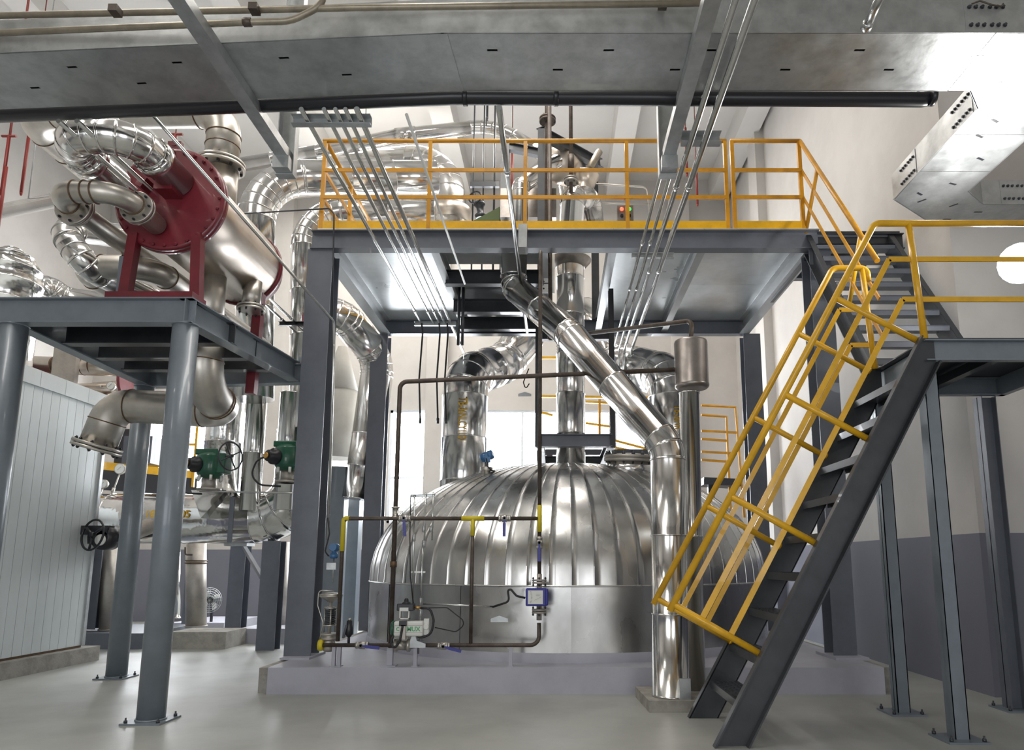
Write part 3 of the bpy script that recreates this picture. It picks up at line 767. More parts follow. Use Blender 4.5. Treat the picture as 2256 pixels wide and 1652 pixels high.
for k in range(1, NS):
    o = s0_.copy(); C.objects.link(o); o.parent = tank.o; o.rotation_euler = (0, 0, 2 * PI * k / NS)
m = MB(); m.torus(TC + V(0, 0, RIM - .006), (0, 0, 1), TR + .002, .012, 120, 6); tank.part('rim_bead', m, 'tank')
m = MB(); m.lathe(TC + V(0, 0, .26), (0, 0, 1), [(0, TR + .01), (.06, TR + .01), (.1, TR - .003)], 120, caps=False); tank.part('base_skirt', m, 'plinth')
m = MB(); m.lathe(TC + V(0, 0, dome_z(.4) - .02), (0, 0, 1), [(0, .42), (.03, .40), (.05, .3)], 48); tank.part('crown_collar', m, 'tank')
# manway
def dome_pt(x, y):
    r = (V(x, y, 0) - TC).length; z = dome_z(r); e = .02
    dz = (dome_z(r + e) - z) / e; rad = (V(x, y, 0) - TC).normalized()
    return V(x, y, z), (V(0, 0, 1) - rad * dz).normalized()
c, nrm = dome_pt(1.02, 9.45)
nrm = (nrm + V(-.1, 0, .9)).normalized()
m = MB(); m.lathe(c - nrm * .12, nrm, [(0, .33), (.2, .33)], 36); mw = tank.part('manway_neck', m, 'clad')
m = MB(); m.lathe(c + nrm * .08, nrm, [(0, .36), (.035, .37), (.036, .36), (.044, .36), (.045, .37), (.085, .37), (.09, .33), (.1, .30), (.12, .1)], 40); lid = tank.part('manway_lid', m, 'ssdull')
x_, y_ = perp(nrm)
for k in range(16):
    a = 2 * PI * k / 16; e = c + nrm * .06 + (x_ * math.cos(a) + y_ * math.sin(a)) * .33
    m = MB(); m.cyl(e, e + nrm * .16, .013, seg=6); m.cyl(e + nrm * .105, e + nrm * .135, .024, seg=6); tank.part('bolt', m, 'dark', lid)
# blue transmitter on the dome
c, nrm = dome_pt(-.93, 9.2)
t = Thing('level_transmitter', 'blue instrument head standing on the dome of the tank', 'instrument', c)
m = MB(); m.lathe(c - V(0, 0, .05), (0, 0, 1), [(0, .05), (.08, .05), (.08, .085), (.1, .085), (.103, .075), (.106, .085), (.125, .085), (.125, .03), (.2, .03)], 20); t.part('flange', m, 'ss')
m = MB(); m.cyl(c + V(0, 0, .12), c + V(0, 0, .2), .03, .02, 12); m.lathe(c + V(-.08, .03, .2), (1, -.2, .35), [(0, .045), (.01, .062), (.06, .066), (.1, .055), (.12, .066), (.17, .062), (.18, .045)], 18); m.box(c + V(.02, -.02, .2), (.07, .06, .12)); t.part('housing', m, 'bluecase')
m = MB(); m.sweep([c + V(0, -.06, .19), c + V(.02, -.09, .08), c + V(.08, -.07, 0.02), c + V(.2, .05, .02), c + V(.3, .1, .02)], .008, 6); t.part('cable', m, 'rubber')

# ================================================================ LAGGED PIPES ROUND THE TANK
t = Thing('lagged_pipe', 'vertical lagged pipe rising from the crown of the tank through the platform', 'pipe', (.2, 10.2, 2.7))
clad(t, [(.22, 10.25, 2.6), (.22, 10.25, 6.3)], .215, sec=.62)
m = MB(); m.lathe((.22, 10.25, 5.84), (0, 0, 1), [(0, .23), (.12, .33), (.13, .33), (.13, .22)], 32); t.part('rain_collar', m, 'drum')
def wrapped(t, txt, size, c, r, a0, dirv, m_='letters', th=.002, parent=None):
    """lettering wrapped round a vertical pipe; dirv: +1 reads downwards"""
    def place(x, y):
        a = a0 - y * 1.0 / r * -1
        y *= 1.3; x *= .66
        return V(c.x + (r + th) * math.sin(a0 + y / r), c.y - (r + th) * math.cos(a0 + y / r), c.z - x)
    return t.part('lettering', text_mesh(txt, size, place, m_), m_, parent)
t = Thing('lagged_pipe', 'thick lagged pipe with yellow lettering standing left of the tank crown', 'pipe', (-1.45, 10.8, 1.9))
xl, yl, rl = -1.45, 10.8, .36
clad(t, [(xl, yl, 1.9), (xl, yl, 4.25), P(1112, 800, 12.2), P(1195, 690, 12.9)], rl, [0, .5, .55, 0], sec=.62, step=.3)
wrapped(t, 'TB-36NLCY1101', .145, V(xl, yl, P(1023, 925, 10.45).z), rl + .006, .02, 1)
m = MB(); a = P(1120, 790, 11.9); 
t = Thing('lagged_pipe', 'thick lagged pipe with yellow lettering standing right of the tank crown', 'pipe', (1.85, 10.8, 1.9))
xr = 1.83
clad(t, [(xr, yl, 1.9), (xr, yl, 4.25), P(1365, 800, 12.2), P(1280, 690, 12.9)], rl, [0, .5, .55, 0], sec=.62, step=.3)
wrapped(t, 'TB-36NR', .145, V(xr, yl, P(1490, 920, 10.45).z), rl + .006, .12, 1)
# big zig-zag pipe
xb, yb_ = 1.05, 6.62
t = Thing('lagged_pipe', 'big zigzag lagged pipe crossing before the tank and standing on the concrete pad', 'pipe', (xb, yb_, .1))
pz = [P(1133, 552, 8.5), P(1131, 632, 8.5), P(1256, 738, 7.3), P(1474, 985, 6.62), V(xb, yb_, .1)]
pz[3] = V(xb + .03, 6.62, P(1474, 985, 6.62).z)
clad(t, pz, .168, [0, .26, .2, .36, 0], sec=.85, step=.3, seg=30)
m = MB(); m.box((xb + .1, yb_ - .17, .19), (.10, .02, .18)); t.part('foot_plate', m, 'galv')
t = Thing('steam_drum_pipe', 'slim lagged pipe carrying a brown steel drum beside the big zigzag pipe', 'pipe', (1.34, 6.95, .1))
clad(t, [(1.335, 6.95, .1), (1.37, 6.95, 3.03)], .1, sec=1.45)
zt0, zt1 = P(1526, 856, 6.95).z, P(1526, 750, 6.95).z
m = MB(); m.lathe((1.40, 6.95, zt0), (0, 0, 1), [(0, .12), (.0, .155), (.015, .172), (.04, .176), (.045, .172), (zt1 - zt0 - .03, .172), (zt1 - zt0 - .01, .165), (zt1 - zt0, .14)], 32); t.part('drum', m, 'drum')
m = MB(); smooth_pipe(m, [V(1.40, 6.95, zt1 - .01), P(1525, 706, 6.95), P(1228, 743, 8.45)], .025, .08, 12); t.part('outlet_pipe', m, 'rust')
m = MB(); a = P(1228, 743, 8.45); smooth_pipe(m, [a + V(-.03, 0, 0), V(-.07, 8.45, a.z), V(-.09, 8.45, 7.6)], .027, .07, 12); m.ball(V(-.07, 8.45, a.z), .04, 12); t.part('riser', m, 'rust')
t = Thing('overflow_pipe', 'brown steel pipe from the drum along and down to the left end of the plinth', 'pipe', (-1.7, 7.36, .26))
m = MB(); z = P(1100, 838, 7.3).z
smooth_pipe(m, [V(1.24, 6.98, z + .03), V(-1.7, 7.36, z), V(-1.7, 7.36, .26)], .025, .08, 12); t.part('pipe_run', m, 'rust')
m = MB(); c = V(-1.7, 7.36, P(866, 1128, 7.36).z); m.lathe(c - V(0, 0, .06), (0, 0, 1), [(0, .028), (.0, .046), (.015, .046), (.016, .034), (.1, .034), (.1, .046), (.115, .046), (.115, .028)], 12); m.box(c + V(.05, -.01, 0), (.05, .03, .03)); t.part('union', m, 'ss')
m = MB(); c = V(-1.7, 7.36, P(866, 1243, 7.36).z); m.lathe(c - V(0, 0, .03), (0, 0, 1), [(0, .03), (.0, .036), (.06, .036), (.06, .03)], 12); t.part('coupling', m, 'weld')
m = MB(); m.mm((-1.77, 7.3, .26), (-1.71 + .08, 7.42, .27)); m.mm((-1.73, 7.335, .27), (-1.67, 7.385, .44)); t.part('foot', m, 'plinth')
m = MB(); m.prism([(.82, 6.4, 0), (1.62, 6.4, 0), (1.62, 7.12, 0), (.78, 7.12, 0)], (0, 0, .10)); single('concrete_pad', 'rough concrete pad under the two tall silver pipes', 'pad', m, 'concrete')

# ================================================================ SMALL PIPEWORK BEFORE THE TANK
Y0 = 7.33
def Q(u, v, Y=Y0): return P(u, v, Y)
zt_ = Q(960, 1142).z; zb_ = Q(960, 1421).z
t = Thing('bypass_pipework', 'thin steel pipe loop with yellow joints in front of the tank', 'pipework', (-1, Y0, .26))
xL = Q(752, 1250).x; xM = Q(1040, 1250).x; xR = Q(1188, 1300).x
m = MB(); smooth_pipe(m, [V(xL, Y0, zb_ + .04), V(xL, Y0, zt_), V(xR, Y0, zt_)], .021, .05, 12); t.part('top_run', m, 'rust')
m = MB(); smooth_pipe(m, [V(xL - .16, Y0, zb_), V(xR, Y0, zb_), V(xR, Y0, Q(1188, 1372).z)], .021, .09, 12); t.part('bottom_run', m, 'rust')
m = MB(); m.cyl(V(xM, Y0, zt_), V(xM, Y0, zb_), .019, seg=12); t.part('middle_leg', m, 'rust')
m = MB(); smooth_pipe(m, [V(xR, Y0, Q(1188, 1272).z), V(xR, Y0, 4.76), V(xR, 8.3, 4.76)], .021, .06, 12); t.part('riser', m, 'rust')
def band(pts, R=.05, r=.025):
    m = MB(); smooth_pipe(m, pts, r, R, 12); t.part('yellow_band', m, 'yellowtape')
band([V(xL, Y0, zt_ - .34), V(xL, Y0, zt_), V(xL + .06, Y0, zt_)])
band([V(xM - .12, Y0, zt_), V(xM + .12, Y0, zt_)]); band([V(xM, Y0, zt_), V(xM, Y0, zt_ - .18)], r=.023)
band([V(xR, Y0, zt_ + .14), V(xR, Y0, zt_ - .14)]); 
for x in (xL + .02, Q(800, 1440).x - .3, Q(1125, 1440).x, Q(915, 1440).x):
    m = MB(); m.mm((x - .018, Y0 - .01, .26), (x + .018, Y0 + .03, zb_ - .015)); m.mm((x - .03, Y0 - .03, .26), (x + .03, Y0 + .06, .268)); t.part('support_leg', m, 'plinth')
def ball_valve(c, horiz, lev, label):
    """two-piece valve on a pipe: body, end hexes, stem and blue lever pointing along lev"""
    c = Vector(c); t = Thing('ball_valve', label, 'valve', c, 'small ball valves with blue levers')
    ax = V(1, 0, 0) if horiz else V(0, 0, 1); m = MB()
    m.lathe(c - ax * .065, ax, [(0, .034), (.03, .034), (.03, .026), (.04, .04), (.09, .04), (.1, .026), (.1, .034), (.13, .034)], 8); t.part('body', m, 'ss')
    m = MB(); n = V(0, -1, 0); m.cyl(c + n * .02, c + n * .06, .012, seg=8); m.cyl(c + n * .05, c + n * .06, .02, seg=6); t.part('stem', m, 'dark')
    lev = Vector(lev).normalized(); m = MB(); a = c + n * .055; m.bar(a - lev * .02, a + lev * .06, .02, .006, up=n); m.bar(a + lev * .05, a + lev * .19, .03, .016, up=n); t.part('lever', m, 'blue')
ball_valve(Q(892, 1142), True, (.1, 0, -1), 'ball valve on the top run left, lever hanging by the tall brown pipe')
ball_valve(Q(1112, 1142), True, (0, 0, -1), 'ball valve on the top run right of the middle leg, lever hanging')
ball_valve(V(xR, Y0, Q(1188, 1196).z), False, (0, 0, -1), 'ball valve on the right riser above the blue flow meter')
ball_valve(Q(798, 1421), True, (1, 0, -.12), 'ball valve on the bottom run beside the black relief valve')
ball_valve(Q(978, 1423), True, (1, 0, -.25), 'ball valve on the bottom run right of the white actuator')
# flow meter
t = Thing('flow_meter', 'blue square flow meter with white dial between flanges on the right riser', 'meter', V(xR, Y0, Q(1188, 1368).z))
for v in (1281, 1346):
    c = V(xR, Y0, Q(1188, v).z); f = flange(t, c, (0, 0, 1), .075, .018, 4, 'ssdull', 'dark', br=.011)
m = MB(); m.cyl(V(xR, Y0, Q(1188, 1366).z), V(xR, Y0, Q(1188, 1264).z), .027, seg=12); t.part('measuring_tube', m, 'ssdull')
c = Q(1181, 1315, Y0 - .06); m = MB(); w = .105
m.box(c, (w * 2, .10, w * 1.7)); m.box(c + V(.03, 0, 0), (w * 2 - .02, .09, w * 1.6)); cs = t.part('case', m, 'blue')
mod = cs.modifiers.new('bevel', 'BEVEL'); mod.width = .012; mod.segments = 2
m = MB(); m.box(c + V(-.005, -.052, 0), (w * 1.45, .004, w * 1.3)); t.part('dial', m, 'white', cs)
m = MB()
for k in range(9):
    z = c.z + .055 - k * .0138; m.box((c.x - .055 + .012 * math.sin(k / 8 * PI), c.y - .055, z), (.014, .001, .0025))
m.bar(c + V(-.02, -.055, -.03), c + V(.05, -.055, .0), .001, .003, up=(0, 1, 0)); m.bar(c + V(.0, -.055, .03), c + V(.05, -.055, .03), .001, .003, up=(0, 1, 0)); m.bar(c + V(.0, -.055, .018), c + V(.04, -.055, .018), .001, .003, up=(0, 1, 0))
t.part('scale_marks', m, 'dark', cs)
m = MB(); a = c + V(-.11, 0, -.01); smooth_pipe(m, [a, a + V(-.09, 0, .02), Q(1117, 1288, Y0 - .05), Q(1122, 1325, Y0 - .04), Q(1085, 1337, Y0)], .011, .05, 8); t.part('flexible_cable', m, 'rubber')
conduit([Q(932, 1330, Y0 + .02), Q(1086, 1336, Y0 + .02)], .010, 'thin horizontal instrument conduit before the tank wall', None)
# instrument conduits in front of the dome
t = Thing('instrument_conduits', 'group of thin upright instrument conduits at the left of the tank front', 'conduit', Q(915, 1420))
for u0, v0, u1, v1 in ((913, 1090, 910, 1330), (938, 1085, 935, 1200), (955, 1083, 952, 1190), (932, 1190, 926, 1340), (926, 1340, 922, 1440)):
    m = MB(); m.cyl(Q(u0, v0, Y0 + .03), Q(u1, v1, Y0 + .03), .009, seg=8); t.part('conduit_pipe', m, 'conduit')
for u, v in ((934, 1165), (950, 1165), (934, 1198), (912, 1185), (927, 1325), (927, 1350)):
    c = Q(u, v, Y0 + .03); m = MB(); m.lathe(c - V(0, 0, .035), (0, 0, 1), [(0, .012), (.005, .019), (.065, .019), (.07, .012)], 10); t.part('junction_fitting', m, 'galv')
m = MB(); m.channel(Q(905, 1093, Y0 + .05), Q(960, 1091, Y0 + .05), .03, .03, .003); t.part('strut', m, 'galv')
m = MB(); m.bar(Q(905, 1260, Y0 + .04), Q(937, 1260, Y0 + .04), .01, .02); t.part('clamp', m, 'white')
m = MB(); m.sweep([Q(905, 1090), Q(903, 1180), Q(904, 1270), Q(911, 1335)], .006, 6); t.part('black_cable', m, 'rubber')
# actuated valve
t = Thing('actuated_valve', 'white pneumatic actuator with green end cap on a ball valve before the tank', 'valve', Q(895, 1440))
c = Q(893, 1421, Y0); m = MB(); m.lathe(c - V(.13, 0, 0), (1, 0, 0), [(0, .03), (.02, .03), (.02, .065), (.05, .065), (.05, .05), (.15, .052), (.15, .065), (.18, .065), (.18, .04), (.24, .03)], 18); t.part('valve_body', m, 'ss')
m = MB(); m.mm(c + V(-.03, -.02, .04), c + V(.03, .02, .13)); m.cyl(c + V(0, 0, .02), c + V(0, 0, .14), .015, seg=8); t.part('yoke', m, 'ssdull')
c = Q(902, 1384, Y0 - .03); m = MB(); m.box(c, (.30, .13, .15)); b = t.part('actuator_body', m, 'white'); mod = b.modifiers.new('bevel', 'BEVEL'); mod.width = .02; mod.segments = 3
m = MB()
for z in (.035, -.035): m.box(c + V(.0, -.0665, z), (.29, .004, .006))
t.part('body_rib', m, 'ssdull', b)
m = MB(); m.lathe(c - V(.15, 0, 0), (-1, 0, 0), [(0, .078), (.02, .078), (.035, .06), (.04, .02)], 20); t.part('end_cap', m, 'green', label='green end cap')
t.part('lettering', text_mesh('MUX', .062, lambda x, y: c + V(x + .055, -.068, y - .003), 'palegreen'), 'palegreen', b)
t.part('lettering', text_mesh('C', .05, lambda x, y: c + V(x - .105, -.068, y - .003), 'palegreen'), 'palegreen', b)
m = MB(); m.box(c + V(-.045, -.08, -.03), (.05, .03, .14)); t.part('pilot_block', m, 'ssdull')
m = MB(); m.box(c + V(-.05, -.075, .055), (.075, .04, .05)); t.part('solenoid', m, 'black')
s = Q(895, 1337, Y0 - .03); m = MB(); m.box(s, (.17, .11, .07)); m.lathe(s + V(0, 0, .03), (0, 0, 1), [(0, .05), (.02, .04), (.022, .025), (.05, .022), (.06, .01)], 16); k_ = t.part('limit_switch_box', m, 'black'); mod = k_.modifiers.new('bevel', 'BEVEL'); mod.width = .012; mod.segments = 2
m = MB(); m.box(s + V(-.01, -.058, -.02), (.09, .006, .035)); t.part('name_plate', m, 'white', k_)
m = MB(); m.mm(s + V(-.06, -.03, -.12), s + V(-.05, .03, -.03)); m.mm(s + V(.03, -.03, -.12), s + V(.04, .03, -.03)); m.mm(s + V(-.06, -.03, -.12), s + V(.04, .03, -.11)); t.part('bracket', m, 'ss')
m = MB(); m.cyl(s + V(.08, 0, -.005), s + V(.15, 0, -.008), .013, seg=8); t.part('cable_gland', m, 'brass')
m = MB(); g = s + V(.15, -.02, -.01); smooth_pipe(m, [g, g + V(.1, 0, 0), g + V(.14, 0, -.12), g + V(.12, 0, -.26), g + V(.0, 0, -.30), g + V(-.06, 0, -.24)], .012, .09, 10); t.part('flexible_hose', m, 'rubber')
m = MB(); m.sweep([p for p, _ in centreline([g, Q(985, 1338, Y0 - .05), Q(1028, 1372, Y0 - .06), Q(1005, 1392, Y0 - .05), Q(958, 1382, Y0 - .05)], .06)], .006, 6); t.part('black_cable', m, 'rubber')
m = MB(); a = c + V(-.05, -.1, .03); smooth_pipe(m, [a, a + V(-.02, 0, -.14), a + V(-.07, .0, -.22), a + V(-.12, .02, -.18), a + V(-.1, .04, -.1)], .012, .05, 8); t.part('flexible_hose', m, 'rubber')
m = MB(); rg = Q(940, 1380, Y0 - .02); m.box(rg, (.05, .05, .16)); m.box(rg + V(-.06, 0, .02), (.1, .04, .05)); m.lathe(rg + V(.0, -.02, 0), (0, -1, 0), [(0, .03), (.02, .03), (.025, .024)], 16); t.part('air_regulator', m, 'white')
m = MB(); g = Q(918, 1418, Y0 - .04); m.prism([g + V(-.09, 0, -.04), g + V(.09, 0, -.04), g + V(.09, 0, .0), g + V(-.0, 0, .03), g + V(-.02, 0, .09), g + V(-.05, 0, .09)], (0, .004, 0)); t.part('tag_plate', m, 'galv')
# pressure reducing valve with spring
t = Thing('control_valve', 'spring loaded control valve with disc head at the left end of the plinth', 'valve', Q(722, 1450))
bs = Q(724, 1422, 7.4); X_, Y_ = bs.x, bs.y; zz = lambda v: Q(722, v, 7.4).z
m = MB(); m.lathe(V(X_, Y_, bs.z - .06), (0, 0, 1), [(0, .04), (.03, .07), (.1, .06), (.12, .05), (.12, .085), (.14, .085), (.15, .05), (.17, .085), (.185, .085)], 20); t.part('valve_body', m, 'ssdull')
m = MB()
for k in range(4):
    a = k * PI / 2 + .4; m.cyl(V(X_ + .055 * math.cos(a), Y_ + .055 * math.sin(a), zz(1392)), V(X_ + .055 * math.cos(a), Y_ + .055 * math.sin(a), zz(1336)), .007, seg=6)
m.lathe(V(X_, Y_, zz(1378)), (0, 0, 1), [(0, .075), (.012, .075)], 18); m.lathe(V(X_, Y_, zz(1340)), (0, 0, 1), [(0, .068), (.014, .06)], 18); t.part('yoke_rods', m, 'ss')
m = MB(); n = 90; m.sweep([V(X_ + .048 * math.cos(i * .5), Y_ + .048 * math.sin(i * .5), zz(1376) + (zz(1342) - zz(1376)) * i / n) for i in range(n + 1)], .010, 6); t.part('spring', m, 'dark')
m = MB(); m.cyl(V(X_, Y_, zz(1420)), V(X_, Y_, zz(1318)), .018, seg=10); t.part('stem', m, 'ssdull')
m = MB(); m.lathe(V(X_, Y_, zz(1326)), (0, 0, 1), [(0, .03), (.03, .07), (.05, .11), (.06, .12), (.066, .12), (.068, .11), (.072, .12), (.08, .12), (.09, .09), (.1, .03)], 28); t.part('diaphragm_head', m, 'ss')
m = MB(); m.lathe(Q(713, 1421, 7.35), (-1, 0, 0), [(0, .05), (.02, .06), (.05, .055), (.06, .02)], 18); t.part('yellow_cap', m, 'yellowtape', label='yellow painted end cap')
m = MB(); smooth_pipe(m, [Q(735, 1302, 7.36), Q(702, 1300, 7.36), Q(700, 1334, 7.36), Q(712, 1372, 7.36), Q(702, 1420, 7.36)], .006, .04, 8); t.part('impulse_tube', m, 'ss')
t = Thing('relief_valve', 'small black relief valve standing on the bottom pipe run', 'valve', Q(768, 1418))
m = MB(); c = Q(768, 1416); m.cyl(c, c + V(0, 0, .07), .014, seg=10); m.lathe(c + V(0, 0, .06), (0, 0, 1), [(0, .02), (.03, .04), (.09, .04), (.12, .03), (.16, .028), (.17, .015)], 14); t.part('bonnet', m, 'black')
m = MB(); m.bar(c + V(-.02, -.03, .18), c + V(-.05, -.03, .05), .02, .02, up=(0, 1, 0)); t.part('lever', m, 'dark')
m = MB(); m.cyl(c + V(0, 0, .22), c + V(0, 0, .245), .014, seg=8); t.part('cap', m, 'ss')
t = Thing('pressure_transmitter', 'small blue transmitter with black cable beside the tall left column', 'instrument', Q(733, 1230, 7.5))
c = Q(736, 1220, 7.5); m = MB(); m.lathe(c - V(0, 0, .05), (0, 0, 1), [(0, .03), (.02, .05), (.06, .035), (.07, .02), (.09, .05), (.14, .055), (.16, .03)], 16); m.lathe(c + V(.0, -.06, .07), (0, 1, 0), [(0, .04), (.12, .04)], 14); t.part('housing', m, 'bluecase')
m = MB(); m.sweep([p for p, _ in centreline([Q(722, 1140, 7.5), Q(726, 1175, 7.5), Q(716, 1215, 7.5), Q(724, 1225, 7.5)], .05)], .008, 6); t.part('cable', m, 'rubber')
m = MB(); m.box(c - V(.02, 0, .13), (.10, .03, .07)); m.cyl(c - V(0, 0, .3), c - V(0, 0, .04), .008, seg=6); t.part('manifold', m, 'galv')
t2 = m
for (u, v, Y) in ((1098, 1366, Y0 - .1),):
    pass
# ================================================================ LEFT STEEL STAND
SA, SC, SB = (-4.93, 6.06), (-3.37, 6.06), (-5.02, 8.27)
Z0, Z1 = 3.43, 3.665
t = Thing('pipe_leg_stand', 'grey-blue steel stand on round pipe legs carrying the red flanged vessel', 'stand', (-4.1, 7.2, 0))
zm = (Z0 + Z1) / 2; h = Z1 - Z0
SD = (-3.12, 8.02)
for nm, a, b in (('front_beam', (SA[0] - .2, SA[1] - .04), (SC[0] + .1, SC[1] - .04)), ('side_beam', (SC[0] + .03, SC[1] - .1), (SD[0], SD[1])), ('side_beam', (SA[0], SA[1]), (SB[0], SB[1] + .05)), ('rear_beam', (SB[0], SB[1] + .05), (-2.98, 8.12))):
    m = MB(); m.ibeam((a[0], a[1], zm), (b[0], b[1], zm), .13, h); t.part(nm, m, 'grey')
for y in (6.65, 7.15, 7.6):
    m = MB(); m.ibeam((-4.88, y, zm), (-3.2, y, zm), .12, h - .02); t.part('cross_beam', m, 'dark')
m = MB(); m.mm((-4.88, 6.05, Z1 - .012), (-3.3, 6.7, Z1 - .002)); t.part('deck_plate', m, 'dark')
for (x, y, zb) in ((SA[0], SA[1], 0), (SC[0], SC[1], 0), (SB[0] - .02, SB[1], 0)):
    m = MB(); m.cyl((x, y, .015), (x, y, Z0), .11, seg=32); m.torus((x, y, Z0), (0, 0, 1), .11, .008, 32, 6); m.torus((x, y, .02), (0, 0, 1), .112, .009, 32, 6); t.part('pipe_leg', m, 'grey')
    base_plate(t, x, y, 0, .33, 'grey')

# ================================================================ VESSEL WITH RED FLANGED HEAD
VX, VZ = -3.72, 4.76
t = Thing('heat_exchanger', 'horizontal satin vessel with a bolted maroon end flange on a maroon frame', 'heat exchanger', (VX, 6.9, Z1))
m = MB(); m.lathe((VX, 6.3, VZ), (0, 1, 0), [(0, .44), (.1, .44), (1.5, .44)], 48); t.part('shell', m, 'shell')
m = MB(); m.lathe((VX, 7.78, VZ), (0, 1, 0), [(0, .45), (.03, .46), (.06, .46), (.1, .44), (.25, .38), (.36, .2), (.4, .02)], 40); t.part('rear_head', m, 'red')
m = MB(); m.lathe((VX, 6.2, VZ), (0, 1, 0), [(0, .50), (.012, .525), (.05, .525), (.05, .515), (.058, .515), (.058, .525), (.11, .525), (.11, .46), (.16, .45)], 64); fl = t.part('end_flange', m, 'red')
for k in range(28):
    a = 2 * PI * k / 28; c = V(VX + .485 * math.cos(a), 6.2, VZ + .485 * math.sin(a)); m = MB(); m.cyl(c + V(0, -.03, 0), c + V(0, .14, 0), .010, seg=6); m.cyl(c + V(0, -.018, 0), c, .019, seg=6); t.part('bolt', m, 'red', fl)
m = MB(); m.box((VX + .05, 6.1, VZ + .06), (.17, .2, .15)); t.part('cover_block', m, 'red', fl); m = MB(); m.box((VX - .2, 6.13, VZ + .1), (.07, .14, .11), V(.86, 0, -.5), V(0, 1, 0), V(.5, 0, .86)); t.part('cover_block', m, 'red', fl)
m = MB(); m.box((VX - .02, 6.26, VZ + .56), (.13, .05, .12)); m.cyl((VX - .02, 6.23, VZ + .6), (VX - .02, 6.29, VZ + .6), .03, seg=12); t.part('lifting_lug', m, 'red', fl)
for y in (6.22, 7.72):
    m = MB()
    if y < 7:
        m.bar((VX - .34, y, Z1 + .05), (VX - .30, y, VZ - .36), .09, .09, up=(0, 1, 0)); m.bar((VX + .34, y, Z1 + .05), (VX + .30, y, VZ - .36), .09, .09, up=(0, 1, 0)); m.mm((VX - .40, 6.03, Z1), (VX + .40, y + .06, Z1 + .085))
    else:
        m.bar((VX + .24, y, 3.2), (VX + .26, y, VZ - .36), .10, .10, up=(0, 1, 0)); m.bar((VX - .3, y, Z1), (VX - .3, y, VZ - .3), .09, .09, up=(0, 1, 0))
    t.part('support_frame', m, 'red')
m = MB(); m.box((VX - .44, 6.34, Z1 + .27), (.06, .12, .54)); t.part('side_post', m, 'grey')
# bottom nozzle
m = MB(); m.cyl((VX + .0, 7.1, VZ - .38), (VX + .0, 7.1, 3.75), .155, seg=28); t.part('bottom_nozzle', m, 'ss')
flange(t, (VX, 7.1, 3.86), (0, 0, 1), .22, .03, 8, 'ss', 'black')
m = MB(); m.cyl((VX + .27, 7.5, VZ - .3), (VX + .27, 7.5, VZ - .62), .1, seg=20); t.part('drain_nozzle', m, 'ss'); flange(t, (VX + .27, 7.5, VZ - .62), (0, 0, 1), .15, .025, 8, 'ss', 'black')
m = MB(); m.cyl((VX, 7.15, VZ + .35), (VX, 7.15, 5.62), .165, seg=28); t.part('top_nozzle', m, 'ss')
flange(t, (VX - .02, 7.15, 5.68), (0, 0, 1), .25, .035, 10, 'ss', 'black')
# silver lagged return bend
t = Thing('lagged_return_bend', 'shiny silver lagged return bend in front of the maroon flange', 'pipe', (-4, 5.6, 4.85))
clad(t, [(-3.64, 6.19, 4.92), (-3.64, 5.46, 4.92), (-4.25, 5.46, 4.92), (-4.25, 8.6, 4.92)], .147, [0, .24, .24, 0], sec=.8, step=.32)
for (x, y) in ((-3.64, 5.78), (-4.25, 5.8)):
    m = MB(); m.lathe((x, y - .05, 4.92), (0, 1, 0), [(0, .16), (.01, .175), (.09, .175), (.1, .16)], 32)
    cf = t.part('clamp_ring', m, 'clad')
    for k in range(14):
        a = 2 * PI * k / 14; c = V(x + .165 * math.cos(a), y - .05, 4.92 + .165 * math.sin(a)); m = MB(); m.bar(c, c + V(.0, -.035, 0), .012, .012, up=(1, 0, 0)); t.part('rivet_tab', m, 'clad', cf)
# bare stainless loop with black-bolted flanges
def sspipe(name, label, pts, r, R, welds=(), flanges=(), m_='ss', fm='ss', group=None):
    t = Thing(name, label, 'pipe', Vector(pts[0]), group)
    m = MB(); pts = [Vector(p) for p in pts]; cl = centreline(pts, R, .18); m.sweep([p for p, _ in cl], r, 28); t.part('pipe_body', m, m_)
    # weld beads at the ends of every bend
    last = False
    for i in range(1, len(cl)):
        if cl[i][1] != last:
            k = i - 1 if not last else i - 1
            a = cl[max(0, k - 1)][0]; b = cl[min(len(cl) - 1, k + 1)][0]
            weld(t, cl[k][0], b - a, r + .002, .012)
        last = cl[i][1]
    for c, d in welds: weld(t, c, d, r + .002)
    for c, d, Rf, n in flanges: flange(t, c, d, Rf, .028, n, fm, 'black')
    return t
sspipe('return_bend', 'bare stainless return bend with black-bolted flanges low on the maroon flange',
       [(-3.80, 6.18, 4.47), (-3.78, 5.58, 4.47), (-4.36, 5.58, 4.47), (-4.36, 8.8, 4.47)], .094, [0, .2, .2, 0],
       welds=[(V(-4.07, 5.58, 4.47), (1, 0, 0)), (V(-4.36, 6.7, 4.47), (0, 1, 0))], flanges=[(V(-3.79, 5.86, 4.47), (0, 1, 0), .15, 8), (V(-4.36, 5.86, 4.47), (0, 1, 0), .165, 8)])
sspipe('return_bend', 'bare stainless return bend below and behind, left of the maroon frame',
       [(-4.15, 9.5, 4.3), (-4.15, 6.75, 4.3), (-4.92, 6.75, 4.3), (-4.92, 9.6, 4.3)], .125, [0, .26, .26, 0],
       welds=[(V(-4.15, 7.4, 4.3), (0, 1, 0)), (V(-4.92, 7.5, 4.3), (0, 1, 0))])
t = sspipe('vapour_pipe', 'wide beige stainless pipe arching under the tray down onto the vessel top',
       [(VX - .02, 7.15, 5.72), (VX - .02, 7.15, 6.34), (-6.05, 7.15, 6.34), (-6.05, 10.6, 6.34)], .178, [0, .38, .38, 0],
       welds=[(V(VX - .02, 7.15, 5.9), (0, 0, 1)), (V(-6.05, 7.9, 6.34), (0, 1, 0)), (V(-6.05, 9.2, 6.34), (0, 1, 0))])
